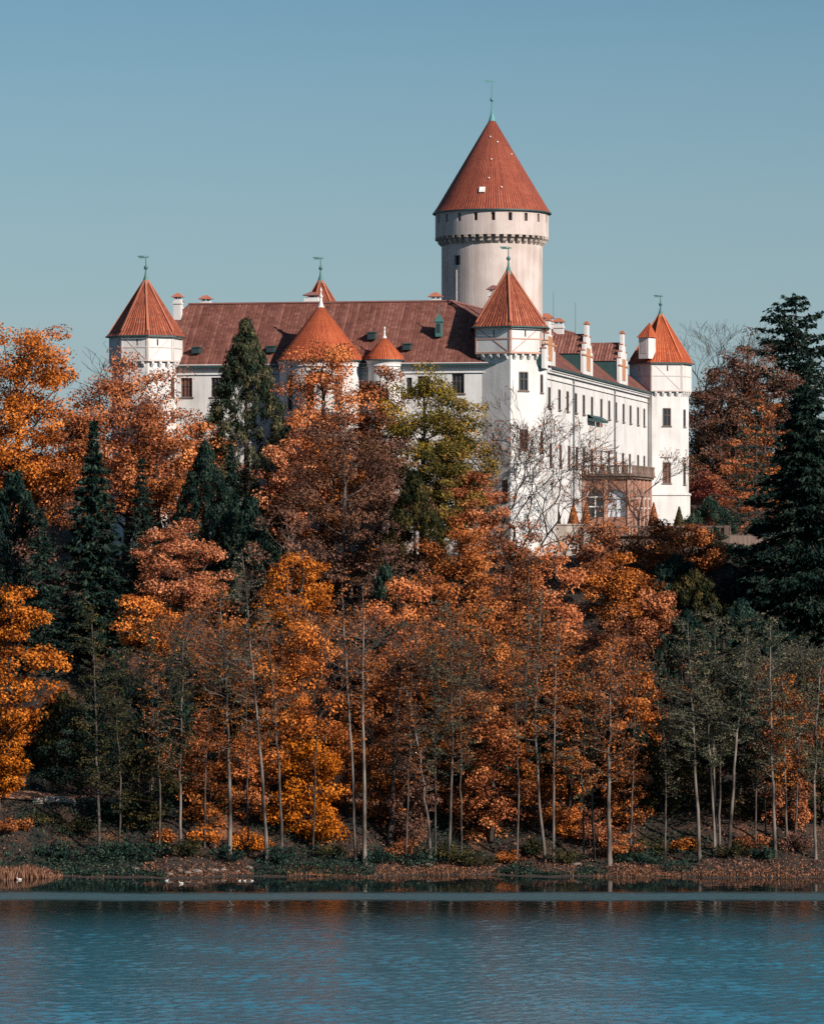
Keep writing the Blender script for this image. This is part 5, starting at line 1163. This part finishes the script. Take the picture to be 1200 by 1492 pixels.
def build_shrubs():
    S = [(862, 329.5, 3.6, 70, 'rust', 'rounded rust shrub at the foot of the single strong stem'), (835, 330.5, 2.6, 50, 'orange', 'orange shrub left of the single strong stem'),
         (905, 327.5, 2.2, 60, 'rust', 'low rust shrub right of the single strong stem'), (945, 328.5, 1.8, 50, 'mossy', 'green shrub on the bank left of the shaded leaf slope'),
         (1000, 329, 1.2, 50, 'rust', 'low leafy tangle at the foot of the curved stem'), (1095, 328, 1.6, 60, 'rust', 'low rust shrub right of the stem cluster'), (1160, 328, 1.8, 60, 'brown', 'brown shrub between the stems at the right edge'),
         (780, 328, 1.5, 50, 'mossy', 'dark green shrub at the foot of the two thin stems'), (745, 327, 1.2, 46, 'rust', 'low shrub under the golden spilling beech'),
         (590, 328.5, 1.8, 60, 'rust', 'rust shrub right of the straight stems'), (655, 328, 1.6, 70, 'mossy', 'dark green shrub between leaning stems and golden beech'),
         (485, 327.5, 1.2, 50, 'mossy', 'dark shrub at the foot of the golden drooping beech'), (365, 328.5, 2.2, 60, 'orange', 'orange shrub between the pale stems left of centre'),
         (300, 328.5, 1.7, 50, 'orange', 'small orange shrub right of the pale stem by the rust maple'), (240, 329, 1.3, 40, 'gold', 'small golden shrub on the shore below the walkers'),
         (330, 326.6, 1.5, 60, 'dark', 'dark low bush at the waterline below the tall pale stem'), (405, 326.4, 1.4, 60, 'dark', 'dark low bush at the waterline left of the drooping beech'), (545, 326.6, 1.5, 50, 'dark', 'dark low bush at the foot of the straight pale stems'),
         (615, 326.4, 1.7, 70, 'dark', 'dark low bush at the waterline right of the straight stems'), (690, 326.2, 1.3, 60, 'mossy', 'mossy low bush at the waterline below the golden spilling beech'), (820, 326.2, 1.4, 50, 'mossy', 'mossy low bush right of the two thin stems'),
         (930, 326.4, 1.5, 60, 'dark', 'dark low bush right of the single strong stem'), (1070, 326.6, 1.4, 60, 'mossy', 'mossy low bush at the foot of the stem cluster'), (1115, 326.4, 1.3, 50, 'dark', 'dark low bush near the right end of the shore'),
         (170, 327.0, 1.8, 80, 'dark', 'dark low bush at the waterline near the second stem'), (225, 326.8, 1.6, 70, 'dark', 'dark low bush at the waterline left of the slim pale stem'), (280, 326.6, 1.5, 60, 'mossy', 'mossy low bush behind the largest shore stone'),
         (60, 332, 1.1, 70, 'mossy', 'mossy shrub below the left end of the path'), (15, 330, 1.3, 60, 'rust', 'rust shrub at the left edge below the path'), (115, 332, 1.3, 70, 'mossy', 'olive shrub behind the first pale stem on the left'),
         (195, 333, 2.4, 70, 'dark', 'dark shrub on the bank in the left shade'), (90, 328, 1.6, 80, 'dark', 'shaded shrub behind the reeds on the left'), (300, 334, 2.6, 70, 'mossy', 'green shrub beside the path right of the walkers'),
         (420, 334, 2.2, 60, 'orange', 'orange shrub by the path behind the leaning dark stem'), (560, 334, 1.4, 50, 'mossy', 'green shrub in front of the sunlit path'), (700, 336, 2.6, 60, 'rust', 'rust shrub on the bank behind the golden beech'),
         (845, 345, 5.0, 70, 'mossy', 'tall green bush behind the thin mossy stem'), (975, 336, 3.0, 80, 'dark', 'dark bush above the shaded leaf slope')]
    for s in S: shrub(*s)
    # clipped cones on the terrace
    for px, yt, ybm, wd, Y, pal, lab in ((811, 731, 772, 15, 411.2, 'mossy', 'dark slim clipped cone first from the left on the terrace wall'), (835, 734, 764, 21, 411, 'rust', 'reddish clipped cone second from the left on the terrace wall'),
                                    (853.5, 732, 764, 19, 413, 'rust', 'reddish clipped cone in front of the left edge of the brick portico'), (952, 733, 770, 22, 419, 'rust', 'dull clipped cone right of the small bare tree'),
                                    (989, 739, 770, 22, 431, 'mossy', 'olive clipped cone at the foot of the right corner tower')):
        r = rng_(); h = (ybm - yt) * Y / F + 0.6; rx = wd * Y / F / 2; leaf, wood = Buf(), Buf(); n = 2600
        f = 1 - np.sqrt(r.random(n)); az = r.random(n) * 6.283; rr = rx * (1 - f) * (0.86 + 0.16 * r.random(n)) + 0.03
        c = np.stack([rr * np.cos(az), rr * np.sin(az), 0.12 + h * f], 1); d = np.stack([np.cos(az), np.sin(az), np.full(n, 0.3)], 1)
        quads(leaf, c, d + unit(r, n) * 0.5, unit(r, n), np.full(n, 0.11), np.full(n, 0.075), r.random(n)); tube(wood, [(0, 0, -0.3), (0, 0, h * 0.8)], [rx * 0.4, 0.05], 6)
        plant('clipped_cone', 'topiary', lab, xpx(px, Y), Y, (wood, leaf), 'bark_dark', pal, 'clipped cones on the terrace', 'stem', 'foliage', z=zpy(ybm, Y) - 0.6)

def build_bank():
    r = rng_(); buf = Buf()                                     # dry grass on the waterline
    n = 60000; x = r.uniform(-62, 62, n); t = 0.3 + 3.4 * r.random(n) ** 1.4; y = shore(x) + t
    den = 0.5 + 0.5 * np.sin(x * 0.35 + 0.6) * np.sin(x * 0.11); keep = r.random(n) < np.where(x > -12, 0.02 + 0.6 * den ** 3, 0.02)
    x, y = x[keep], y[keep]; n = len(x); z = ground(x, y); hgt = 0.10 + 0.26 * r.random(n) * (0.6 + 0.5 * np.sin(x * 0.8) * np.sin(x * 0.31 + 1))
    c = np.stack([x, y, z + hgt * 0.45], 1); tan = np.stack([r.normal(size=n) * 0.4, r.normal(size=n) * 0.4, np.ones(n)], 1); nr = np.stack([r.normal(size=n), -np.ones(n), r.normal(size=n) * .4], 1)
    quads(buf, c, nr, tan, hgt * 0.6, 0.025 + 0.025 * r.random(n), r.random(n)); o = buf.out('shore_grass', LM['drygrass']); tag(o, 'dry straw coloured grass along the far waterline', 'grass', kind='stuff')
    buf = Buf(); n = 9000; x = -36.5 + 4.6 * r.normal(size=n); x = x[(x < -29.8)]; n = len(x); y = shore(x) + r.uniform(-0.4, 2.4, n); z = np.maximum(ground(x, y), -0.1)
    hgt = (0.35 + 0.45 * r.random(n)) * np.clip((-29.2 - x) / 3.5, 0.3, 1); c = np.stack([x, y, z + hgt * 0.5], 1); tan = np.stack([r.normal(size=n) * 0.12 + 0.1, r.normal(size=n) * 0.12, np.ones(n)], 1)
    quads(buf, c, np.stack([r.normal(size=n), -np.ones(n), np.zeros(n)], 1), tan, hgt * 0.55, np.full(n, 0.035), r.random(n)); o = buf.out('reeds', LM['drygrass']); tag(o, 'brown reed bed at the left end of the shore', 'reeds', kind='stuff')
    # undergrowth and fallen leaves over the slope
    for nm, pal, cnt, lab, sgn in (('undergrowth', 'dark', 190000, 'dark green undergrowth covering the shaded slope', 1), ('undergrowth', 'brown', 90000, 'rusty brown low growth and fallen leaves over the slope', -1)):
        buf = Buf(); x = r.uniform(-56, 60, cnt); t = 1.0 + 76 * r.random(cnt) ** 1.6; y = shore(x) + t
        m = np.sin(x * 0.31 + 0.8) * np.sin(y * 0.23 + x * 0.05) + 0.55 * np.sin(x * 0.9) * np.sin(y * 0.8) - 0.016 * (x + 4)
        keep = (m * sgn > -0.15 + 0.4 * r.random(cnt)) & ~((t > 15.4) & (t < 18.6)); x, y, t = x[keep], y[keep], t[keep]; n = len(x)
        hh = np.clip((t - 0.6) / 4, 0.08, 1) * np.clip(0.45 + 0.9 * np.abs(np.sin(x * 1.3) * np.sin(y * 1.1)), 0, 1.4) * (1.0 if sgn > 0 else 0.4); c = np.stack([x, y, ground(x, y) + hh * r.random(n) + 0.04], 1)
        s = 0.07 + 0.08 * r.random(n); quads(buf, c, unit(r, n) * 0.7 + np.array([0, -0.2, 0.6]), unit(r, n), s, s * 0.6, r.random(n))
        o = buf.out(nm, LM[pal]); tag(o, lab, 'undergrowth', kind='stuff')
    # the path along the slope
    mb = MB(); xs = np.arange(-60, 64, 2.0)
    for a, b in zip(xs, xs[1:]):
        q = []
        for xx, tt in ((a, 15.9), (b, 15.9), (b, 18.8), (a, 18.8)):
            y = float(shore(np.float64(xx))) + tt; q.append((xx, y, gz(xx, y) + 0.16))
        mb.quad(q)
    m = plain('sandy_path', (0.26, 0.125, 0.075), 0.95, var=0.6, scale=0.5); tag(mb.build('path', m), 'sandy footpath with fallen leaves along the lower slope', 'path', kind='structure')
    # low kerb wall below the path at the left
    mb = MB()
    for a in np.arange(-33.6, -26.0, 0.95):
        y = float(shore(np.float64(a))) + 15.5; z = gz(a, y); mb.box((a + 0.47, y, z + 0.12), (0.46, 0, 0), (0, 0.14, 0), (0, 0, 0.26))
    tag(mb.build('edging_wall', M['stone'], loc=(-30, 336.8, 5)), 'low stone edging along the left end of the path', 'wall')
    # stones at the waterline
    st = [(139, 1257, .5, 'rounded pale shore stone below the first stem on the left'), (152, 1258, .35, 'small pale shore stone right of the first stem'), (196, 1264, .42, 'white shore stone left of the walkers below'), (213, 1265, .3, 'small grey shore stone left of the pale stem'),
          (249, 1269, .42, 'bright shore stone under the small golden shrub'), (263, 1265, .3, 'grey shore stone below the slim stem'), (275, 1268, .45, 'broad pink shore stone left of the tall stem'), (287, 1266, .6, 'largest pink shore stone left of the tall stem'),
          (312, 1266, .5, 'pink shore stone at the foot of the tall pale stem'), (325, 1267, .4, 'pale shore stone right of the tall pale stem'), (345, 1268, .3, 'small shore stone between the stems left of centre'), (362, 1264, .45, 'pale shore stone by the leaning pale stem'),
          (622, 1262, .6, 'grey shore stone right of centre'), (604, 1265, .4, 'small grey shore stone right of centre'), (842, 1252, .5, 'pale shore stone left of the single strong stem'), (540, 1258, .4, 'dark shore stone at the foot of the straight stems'), (668, 1262, .35, 'small shore stone below the golden spilling beech')]
    for px, py, s, lab in st:
        s *= 0.72
        Y = F * H / (py - HY + 0.0); x = xpx(px, 323.0); y = float(shore(np.float64(x))) + np.clip((1275 - py) * 0.28, 0.3, 4.2)
        V = unit(r, 42); 
        import bmesh
        bm = bmesh.new()
        for p in V: bm.verts.new((p[0] * s * (1.0 + 0.3 * r.random()), p[1] * s * 0.8, p[2] * s * 0.55))
        bmesh.ops.convex_hull(bm, input=bm.verts[:]); 
        for v_ in [v for v in bm.verts if not v.link_faces]: bm.verts.remove(v_)
        me = bpy.data.meshes.new('shore_stone'); bm.to_mesh(me); bm.free(); me.materials.append(M['rock'])
        o = bpy.data.objects.new('shore_stone', me); COL.objects.link(o); o.location = (x, y, gz(x, y) + s * 0.18); tag(o, lab, 'stone', 'stones along the waterline')
    # a bench beside the path
    bx, by = xpx(25, 338.2), 338.4; z = gz(bx, by) + 0.16; root = thing('park_bench', 'small blue grey bench beside the path at the left edge', 'bench', (bx, by, z))
    for nm, c, hx, hy, hz in (('seat', (0, 0, .45), .75, .2, .03), ('backrest', (0, .2, .72), .75, .025, .16)):
        b_ = MB(); b_.box((bx + c[0], by + c[1], z + c[2]), (hx, 0, 0), (0, hy, 0), (0, 0, hz)); b_.build(nm, M['bench'], root)
    for s in (-.6, .6):
        b_ = MB(); b_.box((bx + s, by, z + .22), (.04, 0, 0), (0, .18, 0), (0, 0, .21)); b_.box((bx + s, by + .21, z + .6), (.04, 0, 0), (0, .02, 0), (0, 0, .28)); b_.build('leg', M['metal'], root)
M['rock'] = plain('pink_grey_rock', (0.17, 0.135, 0.115), 0.9, var=0.4, scale=3)
M['bench'] = plain('blue_grey_paint', (0.28, 0.40, 0.46), 0.6)

def skin_mesh(name, pts, edges, rad, mat, parent, loc):
    me = bpy.data.meshes.new(name); me.from_pydata(pts, edges, []); me.materials.append(mat); o = bpy.data.objects.new(name, me); COL.objects.link(o)
    if parent: o.parent = parent
    o.location = loc
    s = o.modifiers.new('skin', 'SKIN'); s.use_smooth_shade = True; sl = me.skin_vertices[0] if me.skin_vertices else None
    if sl is None:
        bpy.context.view_layer.objects.active = o; sl = me.skin_vertices[0]
    for i, v in enumerate(sl.data): v.radius = (rad[i], rad[i]); v.use_root = (i == 0)
    ss = o.modifiers.new('sub', 'SUBSURF'); ss.levels = ss.render_levels = 1
    return o

M['skin'] = plain('skin_tone', (0.50, 0.30, 0.22), 0.6); M['hair'] = plain('dark_hair', (0.04, 0.025, 0.02), 0.8)
M['jacket_white'] = plain('white_jacket', (0.72, 0.72, 0.72), 0.8); M['jacket_magenta'] = plain('magenta_jacket', (0.42, 0.02, 0.20), 0.8); M['trousers'] = plain('dark_trousers', (0.02, 0.025, 0.04), 0.8)

def build_people():
    for px, Y, lab, jk, sw, hh in ((221.5, 337.9, 'person in a white jacket walking on the path under the trees', 'jacket_white', 1, 1.72), (233.5, 338.3, 'person in a magenta jacket walking behind the one in white', 'jacket_magenta', -1, 1.62)):
        x = xpx(px, Y); z = gz(x, Y) + 0.17; k = hh / 1.72; K = lambda *p: [(a * k, b * k, c * k) for a, b, c in p]
        s = 0.16 * sw
        pts = K((0, 0, .95), (0, 0, 1.15), (0, .0, 1.40), (0, 0, 1.50), (-.01, 0, 1.62), (-.02, 0, 1.70),
                (0, -.17, 1.40), (-s * .9, -.24, 1.14), (-s * 1.9, -.2, .92), (-s * 2.1, -.2, .84), (0, .17, 1.40), (s * .9, .24, 1.14), (s * 1.7, .2, .92), (s * 1.9, .2, .84),
                (0, -.09, .90), (-s * .9, -.1, .50), (-s * 1.0, -.1, .08), (-s * 1.0 - .13, -.1, .03), (0, .09, .90), (s * .9, .1, .50), (s * 1.6, .1, .10), (s * 1.6 - .13, .1, .03))
        ed = [(0, 1), (1, 2), (2, 3), (3, 4), (4, 5), (2, 6), (6, 7), (7, 8), (8, 9), (2, 10), (10, 11), (11, 12), (12, 13), (0, 14), (14, 15), (15, 16), (16, 17), (0, 18), (18, 19), (19, 20), (20, 21)]
        rd = [.13, .125, .13, .06, .10, .085, .065, .05, .04, .03, .065, .05, .04, .03, .09, .065, .05, .04, .09, .065, .05, .04]
        root = thing('person', lab, 'person', (x, Y, z), 'walkers on the path'); skin_mesh('body', pts, ed, [q * k for q in rd], M['skin'], root, (0, 0, 0))
        j = [pts[i] for i in (0, 1, 2, 6, 7, 8, 10, 11, 12)]; skin_mesh('jacket', j, [(0, 1), (1, 2), (2, 3), (3, 4), (4, 5), (2, 6), (6, 7), (7, 8)], [q * k for q in (.17, .165, .165, .09, .07, .058, .09, .07, .058)], M[jk], root, (0, 0, 0))
        t = [pts[i] for i in (0, 14, 15, 16, 18, 19, 20)]; skin_mesh('trousers', t, [(0, 1), (1, 2), (2, 3), (0, 4), (4, 5), (5, 6)], [q * k for q in (.15, .11, .08, .07, .11, .08, .07)], M['trousers'], root, (0, 0, 0))
        h = MB(); h.lathe(Vector((x + .01 * k, Y, z + 1.64 * k)), [(0.108 * k, -0.04), (0.118 * k, 0.03), (0.10 * k, 0.1), (0.05 * k, 0.145), (0, 0.155)], 10); h.build('hair', M['hair'], root, smooth=True)

M['white_feather'] = plain('white_feathers', (0.5, 0.5, 0.49), 0.7); M['dark_feather'] = plain('dark_feathers', (0.035, 0.03, 0.03), 0.7); M['bill'] = plain('orange_bill', (0.55, 0.22, 0.04), 0.5)
def build_birds():
    D = [(28, 1282.5, 'w', .95, 'white water bird alone off the reed bed'), (107, 1282, 'd', .6, 'dark duck nearest the reed bed'), (127, 1281, 'd', .6, 'dark duck second from the reed bed'), (148, 1281, 'd', .65, 'dark duck with pale back below the pale shore stones'),
         (220, 1279.5, 'd', .65, 'dark duck close to the bank below the walkers'), (243, 1284, 'w', .7, 'pale water bird left of the nearest white one'), (264, 1288, 'w', .85, 'white water bird farthest out from the bank'),
         (349, 1284, 'w', .55, 'left white bird of the three in a row'), (356.5, 1284, 'w', .55, 'middle white bird of the three in a row'), (367, 1284, 'w', .55, 'right white bird of the three in a row')]
    for i, (px, py, c, s, lab) in enumerate(D):
        Y = F * H / (py - HY); x = xpx(px, Y); f = 1 if i % 3 else -1; s *= 0.7; root = thing('water_bird', lab, 'bird', (x, Y, 0), 'birds on the lake')
        pts = [(0, 0, .06), (-.2 * f, 0, .08), (-.34 * f, 0, .14), (.18 * f, 0, .09), (.24 * f, 0, .2), (.25 * f, 0, .31), (.32 * f, 0, .33)]
        rd = [.15, .12, .03, .11, .055, .06, .045]; pts = [(a * s, b * s, q * s) for a, b, q in pts]
        skin_mesh('body', pts, [(0, 1), (1, 2), (0, 3), (3, 4), (4, 5), (5, 6)], [q * s for q in rd], M['white_feather' if c == 'w' else 'dark_feather'], root, (0, 0, 0))
        b_ = MB(); b_.box((x + .40 * f * s, Y, .325 * s), (.06 * s, 0, 0), (0, .025 * s, 0), (0, 0, .015 * s)); b_.build('bill', M['bill'], root)

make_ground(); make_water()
build_castle(); build_portico(); build_terrace()
build_trees(); build_shrubs(); build_bank(); build_people(); build_birds()
